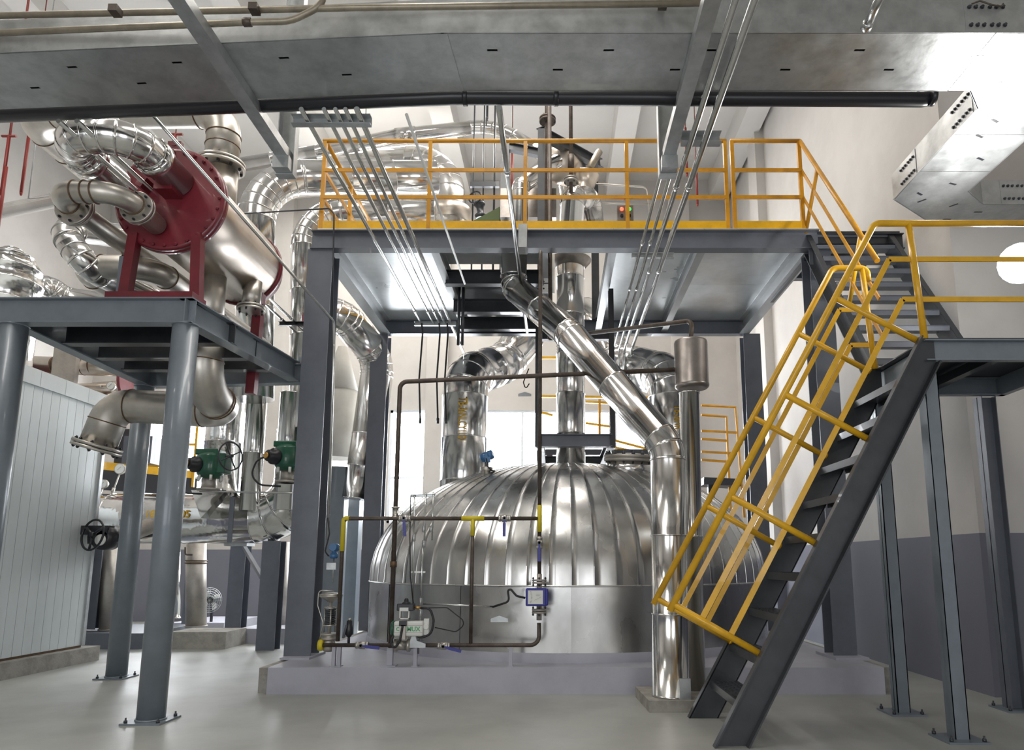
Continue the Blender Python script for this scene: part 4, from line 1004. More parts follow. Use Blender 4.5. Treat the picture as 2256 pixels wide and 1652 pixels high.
t = sspipe('outlet_pipe', 'wide bare pipe bending under the stand and dropping to an open flange at left',
       [(VX, 7.1, 3.78), (VX, 7.1, 3.08), (VX, 7.75, 3.0), (-5.05, 7.75, 3.08), P(214, 985, 7.75)], .19, [0, .45, .3, .26, 0])
e = P(214, 985, 7.75); dd = (e - V(-5.05, 7.75, 3.08)).normalized()
flange(t, e, dd, .26, .035, 10, 'ss', 'black')
# clad return behind loop
t = Thing('lagged_pipe', 'silver lagged pipe and bend half hidden behind the bare return bends', 'pipe', (-4.3, 6.4, 4.6))
clad(t, [P(265, 520, 7.3), P(135, 505, 6.6), P(190, 590, 6.6), P(400, 690, 8.4)], .13, [0, .2, .2, 0], step=.35)
t = Thing('lagged_pipe', 'slim silver lagged pipe entering from the left edge under the fire pipes', 'pipe', P(-60, 478, 9))
clad(t, [P(-60, 478, 9), P(130, 440, 9.5), P(300, 400, 10.5)], .1, .3)
q_ = P(60, 455, 9.26); m = MB(); m.cyl(q_, V(q_.x, q_.y, 10.75), .008, seg=6); t.part('hanger_rod', m, 'galv')
t = Thing('small_lagged_bend', 'dull lagged bend low at far left behind the stand beam', 'pipe', P(70, 700, 9))
clad(t, [P(35, 735, 9.5), P(62, 662, 9.5), P(98, 628, 9.7), P(140, 660, 9.9), P(280, 680, 10.2)], .19, .3, step=.35)
# clad vessel at the left edge
c = P(0, 760, 8.6)
t = Thing('lagged_column', 'fat silver lagged column with rounded cap at the far left edge', 'vessel', (c.x, c.y, 3.63))
zt = P(20, 545, 8.6).z
H_ = zt
prof = [(3.63, .34), (3.75, .36), (H_ - .75, .36), (H_ - .5, .38), (H_ - .3, .35), (H_ - .12, .25), (H_ - .02, .1), (H_, .01)]
for i in range(len(prof) - 1):
    m = MB(); m.lathe(V(c.x, c.y, 0), (0, 0, 1), [(prof[i][0], prof[i][1]), (prof[i + 1][0] - .012, prof[i + 1][1]), (prof[i + 1][0] - .012, prof[i + 1][1] + .008), (prof[i + 1][0], prof[i + 1][1])], 32, caps=(i == 0)); t.part('cladding_section', m, 'clad_crumpled')

# ================================================================ LAGGED DUCTS ABOVE LEFT
t = Thing('lagged_duct', 'wide lagged duct rising behind the vessel and bending right behind the railing', 'duct', P(565, 900, 10.2))
clad(t, [P(560, 880, 10.2), P(566, 392, 10.2), P(960, 392, 11.2)], .28, [0, .85, 0], sec=.8, step=.16)
t = Thing('lagged_duct', 'second lagged duct rising beside the tall column and bending right', 'duct', P(668, 900, 10.5))
clad(t, [P(668, 1050, 10.6), P(672, 465, 10.6), P(960, 468, 10.8)], .21, [0, .62, 0], sec=.8, step=.18)
t = Thing('lagged_duct', 'fattest lagged duct turning downward behind the platform railing', 'duct', P(990, 480, 12.6))
clad(t, [P(640, 392, 13.0), P(975, 362, 12.6), P(990, 560, 12.6)], .40, [0, .7, 0], sec=1.0, step=.2)
m = MB(); c = P(990, 462, 12.6); m.lathe(c, (0, 0, -1), [(0, .42), (.02, .43), (.3, .41)], 32); t.part('end_collar', m, 'shell')
q_ = P(800, 378, 12.8); m = MB(); m.cyl(q_, V(q_.x, q_.y, 10.7), .012, seg=6); t.part('hanger_rod', m, 'galv')
t = Thing('lagged_pipe', 'long slim lagged pipe arching above the platform railing', 'pipe', P(520, 365, 11.5))
clad(t, [P(500, 368, 11.8), P(700, 335, 11.8), P(885, 298, 11.8), P(1090, 276, 11.8), P(1190, 335, 11.8), P(1245, 400, 11.8), P(1250, 470, 11.8)], .125, [0, .5, .5, 1.2, .8, .4, 0], sec=.9, step=.14)
m = MB(); a = P(872, 300, 11.8); m.lathe(a, P(925, 294, 11.8) - a, [(0, .14), (.38, .14)], 28); t.part('repair_sleeve', m, 'clad')
q_ = P(1073, 276, 11.8); m = MB(); m.torus(q_, (1, 0, 0), .14, .012, 24, 6); m.mm(q_ + V(-.02, -.01, .13), V(q_.x + .02, q_.y + .01, 10.7)); t.part('hanger', m, 'dark')
t = Thing('lagged_pipe', 'lagged pipe looping right then down between the two left columns', 'pipe', P(815, 960, 11))
clad(t, [P(690, 690, 10.6), P(752, 692, 10.6), P(835, 790, 11.4), P(812, 960, 11.4), P(790, 1100, 11.4)], .27, [0, .35, .5, .5, 0], sec=.7, step=.2)
# cream bin
t = Thing('cream_hopper', 'cream round hopper with a cone top right of the tall left column', 'hopper', P(745, 1010, 11.9))
c = P(742, 1010, 11.9); z1 = P(742, 862, 11.9).z; z2 = P(742, 765, 11.9).z
m = MB(); m.lathe(c, (0, 0, 1), [(0, .30), (z1 - c.z, .30)], 32); t.part('barrel', m, 'cream')
m = MB(); m.lathe(V(c.x, c.y, z1), (0, 0, 1), [(0, .31), (z2 - z1, .08)], 32); t.part('cone', m, 'cream')
m = MB(); a, b = P(735, 1030, 11.5), P(808, 1045, 12.6); m.bar(a - V(.3, 0, .1), b - V(0, 0, .05), .3, .28); t.part('support_beam', m, 'cream')
m = MB(); a = P(748, 1030, 11.4); m.mm((a.x - .14, a.y - .12, 0), (a.x + .14, a.y + .12, a.z)); t.part('support_post', m, 'grey')
m = MB(); a = P(782, 1100, 12.6); m.mm((a.x - .12, a.y - .12, 0), (a.x + .12, a.y + .12, P(782, 1050, 12.6).z)); t.part('support_post', m, 'grey')

# ================================================================ LOW LEFT: HEADER PIPE AND SUPPORTS
HY, HR = 11.0, .39; hz = P(400, 1142, HY).z
t = Thing('header_pipe', 'fat horizontal lagged header pipe with yellow numbers, low at left', 'pipe', (P(160, 1142, HY).x, HY, hz - HR))
hx = P(640, 1142, HY).x
clad(t, [(P(90, 1142, HY).x, HY, hz), (hx + .12, HY, hz), (hx + .12, HY, 3.4)], HR, [0, .62, 0], sec=1.05, step=.26, m='clad_crumpled', seg=36)
def hplace(cx):
    def f(x, y):
        a = .1 + y / HR
        return V(cx + x, HY - (HR + .012) * math.cos(a), hz + (HR + .012) * math.sin(a))
    return f
t.part('lettering', text_mesh('18', .15, hplace(P(330, 1142, HY - HR).x), 'letters'), 'letters')
t.part('lettering', text_mesh('105', .15, hplace(P(402, 1142, HY - HR).x), 'letters'), 'letters')
m = MB(); a = P(512, 1125, HY - HR - .03); m.mm((a.x - .05, a.y, P(512, 1195, HY - HR).z), (a.x + .02, a.y + .02, P(512, 1095, HY - HR).z)); t.part('strap', m, 'slate')
for (u, Y, rr, top, vb, lab, sd) in ((490, 10.9, .27, 4.2, 1150, 'crumpled lagged riser with pointed foot joining the header pipe', 1), (558, 10.7, .15, 3.9, 1100, 'thin lagged riser between the two green actuators', 0), (634, 10.5, .16, 3.9, 1040, 'thin lagged riser behind the right green actuator', 0)):
    x = P(u, 1000, Y).x
    t = Thing('lagged_riser', lab, 'pipe', (x, Y, 2.2))
    clad(t, [(x, Y, hz + (.2 if sd else .1)), (x, Y, top)], rr, sec=.9, m='clad_crumpled' if sd else 'clad')
    if sd:
        m = MB(); zt = P(485, 1080, HY - HR).z; zb2 = P(485, 1143, HY - HR).z
        m.prism([V(x - rr, Y - rr * 1.25, zt), V(x, Y - rr * 1.9, zb2), V(x + rr, Y - rr * 1.25, zt)], (0, .3, 0)); t.part('saddle_point', m, 'clad')
# green actuators
def actuator(u, v, Y, label, wheel):
    c = P(u, v, Y); t = Thing('green_actuator', label, 'actuator', c - V(0, 0, .25))
    m = MB(); m.lathe(c - V(0, 0, .22), (0, 0, 1), [(0, .12), (.05, .18), (.12, .2), (.34, .2), (.38, .15)], 24); m.box(c + V(-.02, 0, .17), (.34, .26, .09)); m.box(c + V(.16, 0, 0), (.2, .24, .3)); b = t.part('gear_housing', m, 'green'); mod = b.modifiers.new('bevel', 'BEVEL'); mod.width = .015; mod.segments = 2
    m = MB(); m.lathe(c + V(-.1, -.1, -.03), (-.5, -1, 0), [(0, .12), (.12, .12), (.14, .09), (.2, .085), (.21, .05)], 20); t.part('motor_end', m, 'black')
    m = MB(); m.lathe(c + V(-.21, -.29, -.03), (-.5, -1, 0), [(0, .05), (.02, .04)], 12); t.part('brass_plug', m, 'brass')
    m = MB(); m.cyl(c - V(0, 0, .4), c - V(0, 0, .2), .1, seg=16); m.lathe(c - V(0, 0, .4), (0, 0, 1), [(0, .17), (.03, .17)], 20); t.part('mounting_neck', m, 'ssdull')
    for i in range(6):
        a = i * PI / 3; e = V(math.cos(a), math.sin(a), 0) * .17; m = MB(); m.cyl(c - V(0, 0, .26) + e, c - V(0, 0, .18) + e, .022, seg=6); t.part('bolt', m, 'white', b)
    if wheel:
        w = c + V(.34, -.12, .1); m = MB(); m.torus(w, (1, -.45, 0), .21, .012, 32, 8); n_ = V(1, -.45, 0).normalized(); x_, y_ = perp(n_)
        for i in range(4):
            a = i * PI / 2 + .5; m.cyl(w, w + (x_ * math.cos(a) + y_ * math.sin(a)) * .21, .010, seg=6)
        m.cyl(w - n_ * .2, w + n_ * .03, .025, seg=10); t.part('handwheel', m, 'dark')
    m = MB(); smooth_pipe(m, [c + V(-.15, -.1, .0), c + V(-.42, -.1, -.05), c + V(-.5, -.1, -.3), c + V(-.36, -.1, -.44), c + V(-.05, -.1, -.46)], .014, .16, 8); t.part('cable', m, 'rubber')
    return t
actuator(465, 1022, 10.3, 'green valve actuator with a spoked handwheel left of the thin riser', True)
actuator(636, 1005, 10.2, 'green valve actuator partly hidden behind the tall left column', False)
m = MB(); smooth_pipe(m, [P(440, 1082, 10.1), P(640, 1086, 10.1), P(660, 1086, 10.1)], .014, .05, 8); single('cable_conduit', 'thin conduit running level below the green actuators', 'conduit', m, 'conduit')
# black gear operated valve below the header
t = Thing('gear_valve', 'black gear-operated valve with a large handwheel below the header pipe', 'valve', P(235, 1215, 9.4))
c = P(235, 1185, 9.4); m = MB(); m.lathe(c - V(0, .12, 0), (0, 1, 0), [(0, .09), (.03, .16), (.22, .16), (.25, .1)], 24); m.box(c + V(-.1, -.05, .1), (.36, .14, .12)); m.lathe(c + V(-.16, -.05, -.08), (0, 0, 1), [(0, .05), (.1, .06), (.2, .05)], 12); t.part('gearbox', m, 'black')
m = MB(); m.lathe(c + V(0, -.125, -.03), (0, -1, 0), [(0, .075), (.012, .07)], 20); t.part('indicator_dial', m, 'white')
w = P(204, 1178, 9.15); n_ = V(-.35, -.9, .12).normalized(); x_, y_ = perp(n_); m = MB(); m.torus(w, n_, .20, .014, 32, 8)
for i in range(3):
    a = i * 2 * PI / 3 + .5; m.cyl(w, w + (x_ * math.cos(a) + y_ * math.sin(a)) * .2, .016, seg=6)
m.cyl(w, c + V(-.12, 0, .05), .02, seg=8); m.lathe(w, n_, [(0, .04), (.03, .03)], 10); t.part('handwheel', m, 'black')
m = MB(); m.cyl(c + V(.02, .13, 0), c + V(.02, .9, .2), .12, seg=16); t.part('valve_neck', m, 'ssdull')
# pedestals and supports
def block(name, lab, cat, u0, u1, v0, v1, m_, dep=.6, Ybase=None):
    a = PZ(u0, v1, 0); b = PZ(u1, v1, 0); Y = a.y if Ybase is None else Ybase; a = P(u0, v1, Y); b = P(u1, v1, Y); z = P((u0 + u1) / 2, v0, Y).z
    m = MB(); m.mm((a.x, Y, 0), (b.x, Y + dep, z)); return single(name, lab, cat, m, m_)
block('concrete_pedestal', 'low dark grey painted pedestal under the brown stub pipes at left', 'plinth', 134, 312, 1395, 1430, 'slate', 1.6)
block('concrete_pedestal', 'pale unpainted concrete block between the pipe legs and tank', 'plinth', 370, 496, 1392, 1430, 'concrete', .7)
block('concrete_pedestal', 'grey painted slab behind the pale concrete block', 'plinth', 372, 492, 1372, 1395, 'plinth', 1.6)
block('concrete_pedestal', 'lavender painted block behind the pair of H columns', 'plinth', 520, 640, 1385, 1418, 'plinth', 1.0)
def stub(u, v0, v1, w, Y, lab, m_='ssdull', name='pipe_stub', zfloor=None):
    a = P(u, v0, Y); b = P(u, v1, Y); r = w / 2 / 1560 * Y; t = Thing(name, lab, 'pipe', V(b.x, Y, b.z)); m = MB(); m.cyl(V(b.x, Y, b.z), V(a.x, Y, a.z), r, seg=24); t.part('pipe_body', m, m_); m = MB(); m.lathe(V(b.x, Y, b.z), (0, 0, 1), [(0, r * 1.12), (.02, r * 1.12)], 24); t.part('foot_ring', m, m_); return t, r
pzt = P(220, 1395, 10.9).z
t, r = stub(240, 1205, 1388, 38, 11.4, 'pale bare stub pipe on the dark pedestal beside the H post')
t, r = stub(432, 1198, 1380, 42, 12.0, 'pale stub pipe with a rust ring standing on the grey slab')
c = P(432, 1240, 12.0); m = MB(); m.torus(c, (0, 0, 1), r + .005, .012, 24, 6); m.torus(c + V(0, 0, .04), (0, 0, 1), r + .005, .01, 24, 6); t.part('rust_ring', m, 'weld')
m = MB(); smooth_pipe(m, [P(408, 1205, 11.8), P(408, 1222, 11.8), P(424, 1222, 11.8)], .014, .04, 8); t.part('vent_tube', m, 'rust')
stub(620, 1195, 1388, 34, 12.5, 'pale stub pipe just left of the tall slate column')
stub(389, 1205, 1362, 16, 12.6, 'slim silver downpipe beyond the front pipe legs', 'clad')
def hpost(u, v0, v1, w, Y, lab, m_='slate', dd=.24):
    a = P(u, v0, Y); z1 = a.z; wx = w / 1560 * Y; t = Thing('support_post', lab, 'post', V(a.x, Y, 0)); zb = max(0, P(u, v1, Y).z); hcol(t, P(u, v1, Y).x, Y, 0 if zb < .12 else zb, z1, wx, dd, m_, 'h_section'); return t
hpost(197, 1205, 1385, 44, 11.3, 'dark H-section post on the dark pedestal', 'slate')
hpost(166, 1205, 1388, 14, 11.0, 'pale angle post at the right end of the panelled cabinet', 'galv', .1)
hpost(517, 1198, 1410, 34, 12.0, 'slate H post under the header pipe, left one')
hpost(590, 1192, 1428, 40, 10.9, 'slate H post under the header elbow, right one')
m = MB(); m.bar(P(535, 1200, 11.9), P(588, 1290, 11.0), .06, .06); single('diagonal_brace', 'thin slate diagonal brace between the two H posts', 'brace', m, 'slate')
m = MB(); a = P(528, 1199, 11.2); m.box(a, (.36, .3, .06)); single('pipe_shoe', 'small grey shoe plate beneath the header pipe', 'bracket', m, 'galv')
# fan
t = Thing('floor_fan', 'round caged floor fan against the back wall behind the pale stub pipe', 'fan', P(462, 1352, 13.5)); c = P(462, 1322, 13.5)
m = MB()
for r_ in (.23, .2, .16, .12, .08): m.torus(c, (0, 1, 0), r_, .006, 28, 5)
for k in range(12): a = k * PI / 6; m.cyl(c, c + V(math.cos(a), 0, math.sin(a)) * .23, .004, seg=4)
t.part('cage', m, 'galv')
m = MB()
for k in range(4):
    a = k * PI / 2 + .4; d1 = V(math.cos(a), 0, math.sin(a)); d2 = V(-math.sin(a), 0, math.cos(a)); m.prism([c + d1 * .04 + V(0, .03, 0), c + d1 * .1 + d2 * .07 + V(0, .05, 0), c + d1 * .18 + d2 * .05 + V(0, .05, 0), c + d1 * .19 - d2 * .03 + V(0, .03, 0)], (0, .006, 0))
t.part('blades', m, 'white')
m = MB(); m.cyl(c, c + V(0, .2, 0), .06, seg=14); m.bar(c + V(0, .12, -.05), V(c.x, c.y + .12, .02), .04, .04, up=(0, 1, 0)); m.lathe(V(c.x, c.y + .12, 0), (0, 0, 1), [(0, .2), (.02, .18)], 20); t.part('motor_and_stand', m, 'dark')

# ================================================================ PANEL CABINET AT LEFT
t = Thing('panelled_enclosure', 'pale sandwich-panel enclosure on a concrete kerb at the left edge', 'enclosure', (-7, 8, 0))
cx0 = -6.32; y0c, y1c = 5.6, 9.55; n = 26; ch = 3.42
m = MB(); m.mm((-8.6, y0c, .22), (cx0 - .02, y1c - .02, ch)); t.part('core', m, 'groove')
w = (y1c - y0c) / n
for k in range(n):
    m = MB(); m.mm((cx0 - .02, y0c + w * k + .003, .22), (cx0, y0c + w * (k + 1) - .003, ch)); t.part('wall_panel', m, 'panelbox')
for k in range(6):
    m = MB(); x1 = cx0 - .02 - k * .36; m.mm((x1 - .354, y1c - .02, .22), (x1, y1c, ch)); t.part('end_panel', m, 'panelbox')
for k in range(9):
    yw = y0c + k * (y1c - y0c) / 9; m = MB(); m.mm((cx0 - .03, yw + .003, ch), (cx0 + .03, yw + (y1c - y0c) / 9 - .003, ch + .2)); t.part('cornice_panel', m, 'panelbox')
m = MB(); m.mm((-8.6, y0c, ch + .19), (cx0, y1c, ch + .2)); t.part('roof_sheet', m, 'panelbox')
m = MB(); m.mm((cx0 - .01, y1c - .03, .22), (cx0 + .025, y1c + .025, ch)); t.part('corner_trim', m, 'galv')
m = MB(); m.mm((cx0 - .04, y0c, .19), (cx0 - .01, y1c, .23)); t.part('bottom_channel', m, 'weld')
m = MB(); m.mm((-8.7, 5.4, 0), (cx0 + .12, 9.75, .19)); single('concrete_kerb', 'concrete kerb under the panelled enclosure', 'kerb', m, 'concrete')

# ================================================================ BEHIND THE STAND AT LEFT
t = Thing('beige_manifold', 'beige pipe manifold with dark weld rings seen under the stand at left', 'pipework', P(160, 860, 11.5))
m = MB(); m.cyl(P(60, 803, 11.5), P(330, 812, 11.5), .15, seg=24); t.part('cross_pipe', m, 'shell')
m = MB(); a, b = P(60, 870, 11.9), P(320, 850, 11.9); m.cyl(a, b, .13, seg=20); t.part('cross_pipe', m, 'shell')
for u in (122, 186, 205): weld(t, P(u, 806, 11.5), V(1, 0, 0), .152, .02)
m = MB(); a, b = P(152, 745, 11.0), P(152, 900, 11.0); m.mm((a.x - .19, 10.95, b.z), (a.x + .19, 11.05, a.z)); t.part('flat_stanchion', m, 'ssdull')
for u in (92, 290): m = MB(); m.lathe(P(u, 840, 11.7), (1, 0, 0), [(0, .42), (.05, .42)], 28); t.part('red_flange', m, 'red', label='maroon flange')
t = Thing('rear_vessel', 'beige round vessel with red base ring seen through the left stand', 'vessel', P(215, 925, 11.8))
c = P(215, 925, 11.8); m = MB(); m.lathe(c, (0, 0, 1), [(0, .28), (.25, .28), (.35, .25), (.45, .12), (.47, .02)], 28); t.part('shell', m, 'shell')
m = MB(); m.lathe(c - V(0, 0, .08), (0, 0, 1), [(0, .34), (.08, .34)], 28); t.part('base_ring', m, 'red')
m = MB(); m.lathe(c + V(0, 0, .14), (0, 0, 1), [(0, .31), (.05, .31)], 28); t.part('yellow_ring', m, 'yellow')
m = MB(); m.cyl(c - V(0, 0, .08), V(c.x, c.y, 0), .1, seg=12); t.part('pedestal', m, 'slate')
def gauge(u, v, Y, lab, r=.06, m_='ss', stem=(.02, .25)):
    c = P(u, v, Y); t = Thing('pressure_gauge', lab, 'gauge', c - V(0, 0, stem[1])); m = MB(); m.lathe(c, (0, 1, 0), [(-.02, r * .9), (-.02, r), (.03, r), (.04, r * .8)], 24); g = t.part('case', m, m_)
    m = MB(); m.lathe(c, (0, 1, 0), [(-.023, r * .85), (-.019, r * .85)], 24); t.part('dial', m, 'white', g)
    m = MB(); m.bar(c + V(-.03, -.025, -.02), c + V(.02, -.025, .03), .002, .004, up=(0, 1, 0)); t.part('pointer', m, 'dark', g)
    m = MB(); m.cyl(c - V(0, 0, r * .8), c - V(stem[0], 0, stem[1]), .012, seg=8); m.cyl(c - V(stem[0] * .6, 0, stem[1] * .6), c - V(stem[0] * .75, 0, stem[1] * .75), .025, seg=8); t.part('stem', m, m_)
gauge(245, 850, 11.2, 'gauge near the beige manifold under the stand', .07, stem=(.25, .02))
gauge(265, 1033, 10.9, 'gauge with blue cock above the header pipe', .085, stem=(.12, .5))
gauge(228, 1066, 10.9, 'tilted gauge just above the header pipe left of the back pipe leg', .07, stem=(.08, .3))
# rear platform with yellow edges
t = Thing('rear_platform', 'dark rear platform edge with yellow toe board seen through the stand', 'platform', P(180, 1080, 12.2))
a, b = P(165, 1052, 11.6), P(430, 1080, 13.2); b.z = a.z
m = MB(); m.bar(a, b, .1, .34); t.part('edge_beam', m, 'black')
m = MB(); m.bar(a + V(0, -.06, .24), b + V(0, -.06, .24), .02, .14); t.part('toe_board', m, 'yellow')
for k in (0, 1): 
    q = a.lerp(b, k); m = MB(); m.mm((q.x - .08, q.y + .05, 0), (q.x + .08, q.y + .25, a.z)); t.part('post', m, 'slate')
zt_r = b.z + .3
for k in range(4):
    m = MB(); m.bar(b + V(-1.2, -.1, .4 + k * .42), b + V(0, -.1, .4 + k * .42), .03, .045); t.part('rail', m, 'yellow')
for k in (-1.2, 0): m = MB(); m.bar(b + V(k, -.1, 0), b + V(k, -.1, 1.7), .045, .045, up=(0, 1, 0)); t.part('rail_post', m, 'yellow')
m = MB(); a = P(305, 960, 12.0); m.mm((a.x - .25, 12.0, P(305, 1020, 12).z), (a.x + .25, 12.3, a.z)); t.part('junction_box', m, 'slate')
m = MB(); a = P(282, 945, 12.6); m.mm((a.x - .2, 12.6, P(282, 1020, 12.6).z), (a.x + .2, 12.8, a.z)); t.part('junction_box', m, 'dark')
m = MB(); a = P(322, 930, 12.6); m.bar(P(322, 1020, 12.6), a, .09, .09, up=(0, 1, 0)); t.part('red_post', m, 'red')

# ================================================================ FIRE PIPES
for (u, v, Y, hd, lab) in ((4, 440, 9, .0, 'leftmost red fire pipe at the picture edge'), (20, 300, 9, .06, 'red T-shaped fire pipe drop at far left'), (55, 362, 9.5, 0, 'short red fire pipe with sprinkler tip left of the silver bend'), (387, 296, 9, .06, 'red T-shaped fire pipe drop above the maroon flange'), (1128, 375, 13, 0, 'red fire pipe drop behind the railing near the dark frame'), (1512, 335, 12, 0, 'short red sprinkler drop behind the right-hand conduits'), (1535, 400, 12, 0, 'longer red sprinkler drop behind the right-hand conduits')):
    c = P(u, v, Y); t = Thing('sprinkler_drop', lab, 'fire pipe', c)
    m = MB(); zt = 10.15 if v < 420 and u > 300 else c.z + .8
    if hd:
        m.cyl(c + V(-.1, 0, 0), c + V(.1, 0, 0), .018, seg=8); lo = c - V(0, 0, .9 if u < 100 else .1); m.cyl(lo, c, .02, seg=8)
    else: m.cyl(c - V(0, 0, .45), c + V(0, 0, .5), .022, seg=8); m.lathe(c - V(0, 0, .5), (0, 0, 1), [(0, .01), (.03, .02), (.05, .02)], 8)
    t.part('drop_pipe', m, 'redpipe')
    m = MB(); m.cyl(c, V(c.x, c.y, 10.7), .008, seg=6); t.part('hanger_rod', m, 'redpipe')

# ================================================================ EQUIPMENT ON THE PLATFORM
t = Thing('dark_support_frame', 'dark steel frame with sloping top beam standing on the platform', 'frame', P(1195, 480, 9.6))
def fpost(t, u, v0, v1, Y, w, m_, dd=.1):
    a = P(u, v0, Y); b = P(u, v1, Y); x = b.x; m = MB(); m.mm((x - w / 2, Y - dd / 2, b.z), (x + w / 2, Y + dd / 2, a.z)); return t.part('post', m, m_)
zdk = PZ1 + .012
for (u, v0, Y, w) in ((1195, 288, 9.6, .14), (1310, 362, 11.0, .12), (1112, 318, 10.9, .14)):
    a = P(u, v0, Y); x = P(u, 440, Y).x; m = MB(); m.ibeam((x, Y, zdk - .05), (x, Y, a.z), w, .12, .01, up=(0, 1, 0)); t.part('post', m, 'dark')
m = MB(); m.ibeam(P(1190, 292, 9.6), P(1322, 362, 11.2), .12, .16); t.part('sloping_beam', m, 'dark')
m = MB(); m.ibeam(P(1112, 322, 10.9), P(1310, 362, 11.0), .1, .14); t.part('cross_beam', m, 'dark')
t = Thing('condenser', 'dull drum condenser with a funnel outlet inside the dark frame', 'condenser', P(1258, 400, 10.6))
m = MB(); a = P(1226, 362, 10.3); b = P(1276, 380, 11.8); m.lathe(a, b - a, [(0, .05), (.0, .24), (.06, .29), ((b - a).length, .29), ((b - a).length + .15, .25), ((b - a).length + .2, .05)], 32); t.part('drum', m, 'shell')
m = MB(); c = P(1286, 392, 10.6); m.lathe(c + V(0, 0, .03), (0, 0, -1), [(0, .26), (.03, .26), (.04, .23), (.36, .12), (.37, .17), (.40, .17), (.42, .1)], 24); t.part('funnel', m, 'shell')
m = MB(); a = P(1298, 372, 10.4); m.cyl(a, P(1320, 335, 10.6), .06, seg=12); t.part('nozzle', m, 'beige')
t = Thing('vent_riser', 'brown vertical pipe with a flange pair rising to the roof behind the rail', 'pipe', P(1205, 480, 9.2))
m = MB(); x = P(1206, 400, 9.2).x; m.cyl((x, 9.2, zdk), (x, 9.2, 10.7), .04, seg=12); t.part('pipe_body', m, 'rust'); flange(t, V(x, 9.2, P(1206, 265, 9.2).z), (0, 0, 1), .12, .03, 6, 'rust', 'dark')
t = Thing('vent_riser', 'second brown vertical pipe with lower flange pair beside the funnel', 'pipe', P(1258, 480, 9.9))
x = P(1258, 400, 9.9).x; m = MB(); m.cyl((x, 9.9, P(1258, 425, 9.9).z), (x, 9.9, 10.7), .03, seg=12); m.cyl((x, 9.9, P(1258, 372, 9.9).z), (x, 9.9, P(1258, 342, 9.9).z), .05, seg=12); t.part('pipe_body', m, 'rust'); flange(t, V(x, 9.9, P(1258, 398, 9.9).z), (0, 0, 1), .11, .03, 6, 'ssdull', 'dark')
t = Thing('lagged_pipe', 'lagged pipe stub rising through the deck left of the dark frame', 'pipe', P(1143, 480, 9.7))
clad(t, [P(1143, 560, 9.7), P(1146, 412, 9.7), P(1195, 372, 10.2), P(1240, 350, 10.4)], .13, [0, .2, .2, 0], step=.3)
t = Thing('lagged_pipe', 'lagged pipe hump above the deck below the funnel', 'pipe', P(1268, 480, 9.9))
clad(t, [V(.22, 10.25, 6.3), P(1262, 436, 10.25), P(1300, 436, 10.8), P(1306, 500, 10.9)], .19, [0, .2, .16, 0], step=.3)
m = MB(); m.box(P(1165, 460, 10.6), (.9, .4, .5)); single('grey_box', 'grey metal cabinet on the deck behind the vent riser', 'cabinet', m, 'drum')
t = Thing('gate_valve', 'small dark gate valve with handwheel behind the railing', 'valve', P(1055, 475, 11)); c = P(1052, 445, 11)
m = MB(); m.torus(c + V(-.03, -.1, .03), (-.3, -1, .1), .11, .014, 20, 6); m.bar(c + V(-.13, -.1, .03), c + V(.07, -.1, .03), .015, .015); m.bar(c + V(-.03, -.1, -.07), c + V(-.03, -.1, .13), .015, .015, up=(0, 1, 0)); t.part('handwheel', m, 'black')
m = MB(); m.lathe(c + V(.06, 0, -.3), (-.1, 0, 1), [(0, .08), (.06, .1), (.1, .05), (.2, .06), (.25, .1), (.3, .08)], 14); t.part('valve_body', m, 'dark')
for u, r_ in ((1044, .014), (1066, .014), (1090, .018)):
    a = P(u, 330, 11); single('thin_drop_pipe', {1044: 'leftmost', 1066: 'middle', 1090: 'rightmost'}[u] + ' of the three thin dark drop pipes behind the railing', 'pipe', MB().cyl(V(a.x, 11, 5.32), V(a.x, 11, 10.7), r_, seg=8), 'dark', 'three thin drop pipes behind the railing')
m = MB(); a, b = P(1036, 407, 10.93), P(1100, 407, 10.93); m.bar(a, b, .06, .09); single('dark_strut', 'dark strut tying the three thin drop pipes', 'bracket', m, 'dark')
m = MB(); a = P(1085, 470, 10.6); m.prism([a + V(-.35, 0, -.15), a + V(.12, 0, -.15), a + V(.12, 0, .12), a + V(-.0, 0, .05)], (0, .4, 0)); single('green_cover', 'dull green sloping cover on the deck beside the dark post', 'cover', m, mat('dull_green', (.06, .09, .02), .6))
t = Thing('control_box', 'small control box with glowing red and green pilot lamps on the railing', 'control box', P(1376, 490, 8.1)); c = P(1377, 475, 8.1)
m = MB(); m.box(c, (.20, .1, .22)); b_ = t.part('case', m, 'drum')
for dx, mm_ in ((-.045, 'redlamp'), (.05, 'greenlamp')):
    m = MB(); m.lathe(c + V(dx, -.05, .06), (0, -1, 0), [(0, .024), (.01, .022), (.02, .01)], 14); t.part('pilot_lamp', m, mm_, b_)
    m = MB(); m.lathe(c + V(dx, -.05, -.03), (0, -1, 0), [(0, .02), (.02, .018)], 12); t.part('button', m, 'black', b_)
m = MB(); m.mm(c + V(-.02, .05, -.2), c + V(.02, .07, .02)); t.part('bracket', m, 'dark')
m = MB(); Yq = 10.9; smooth_pipe(m, [P(1200, 398, Yq), P(1425, 412, Yq), P(1434, 500, Yq)], .014, .1, 8); smooth_pipe(m, [P(1290, 448, Yq), P(1432, 449, Yq)], .012, .1, 8); single('instrument_tubing', 'thin grey tubing loop on the deck right of the dark frame', 'pipework', m, 'ssdull')

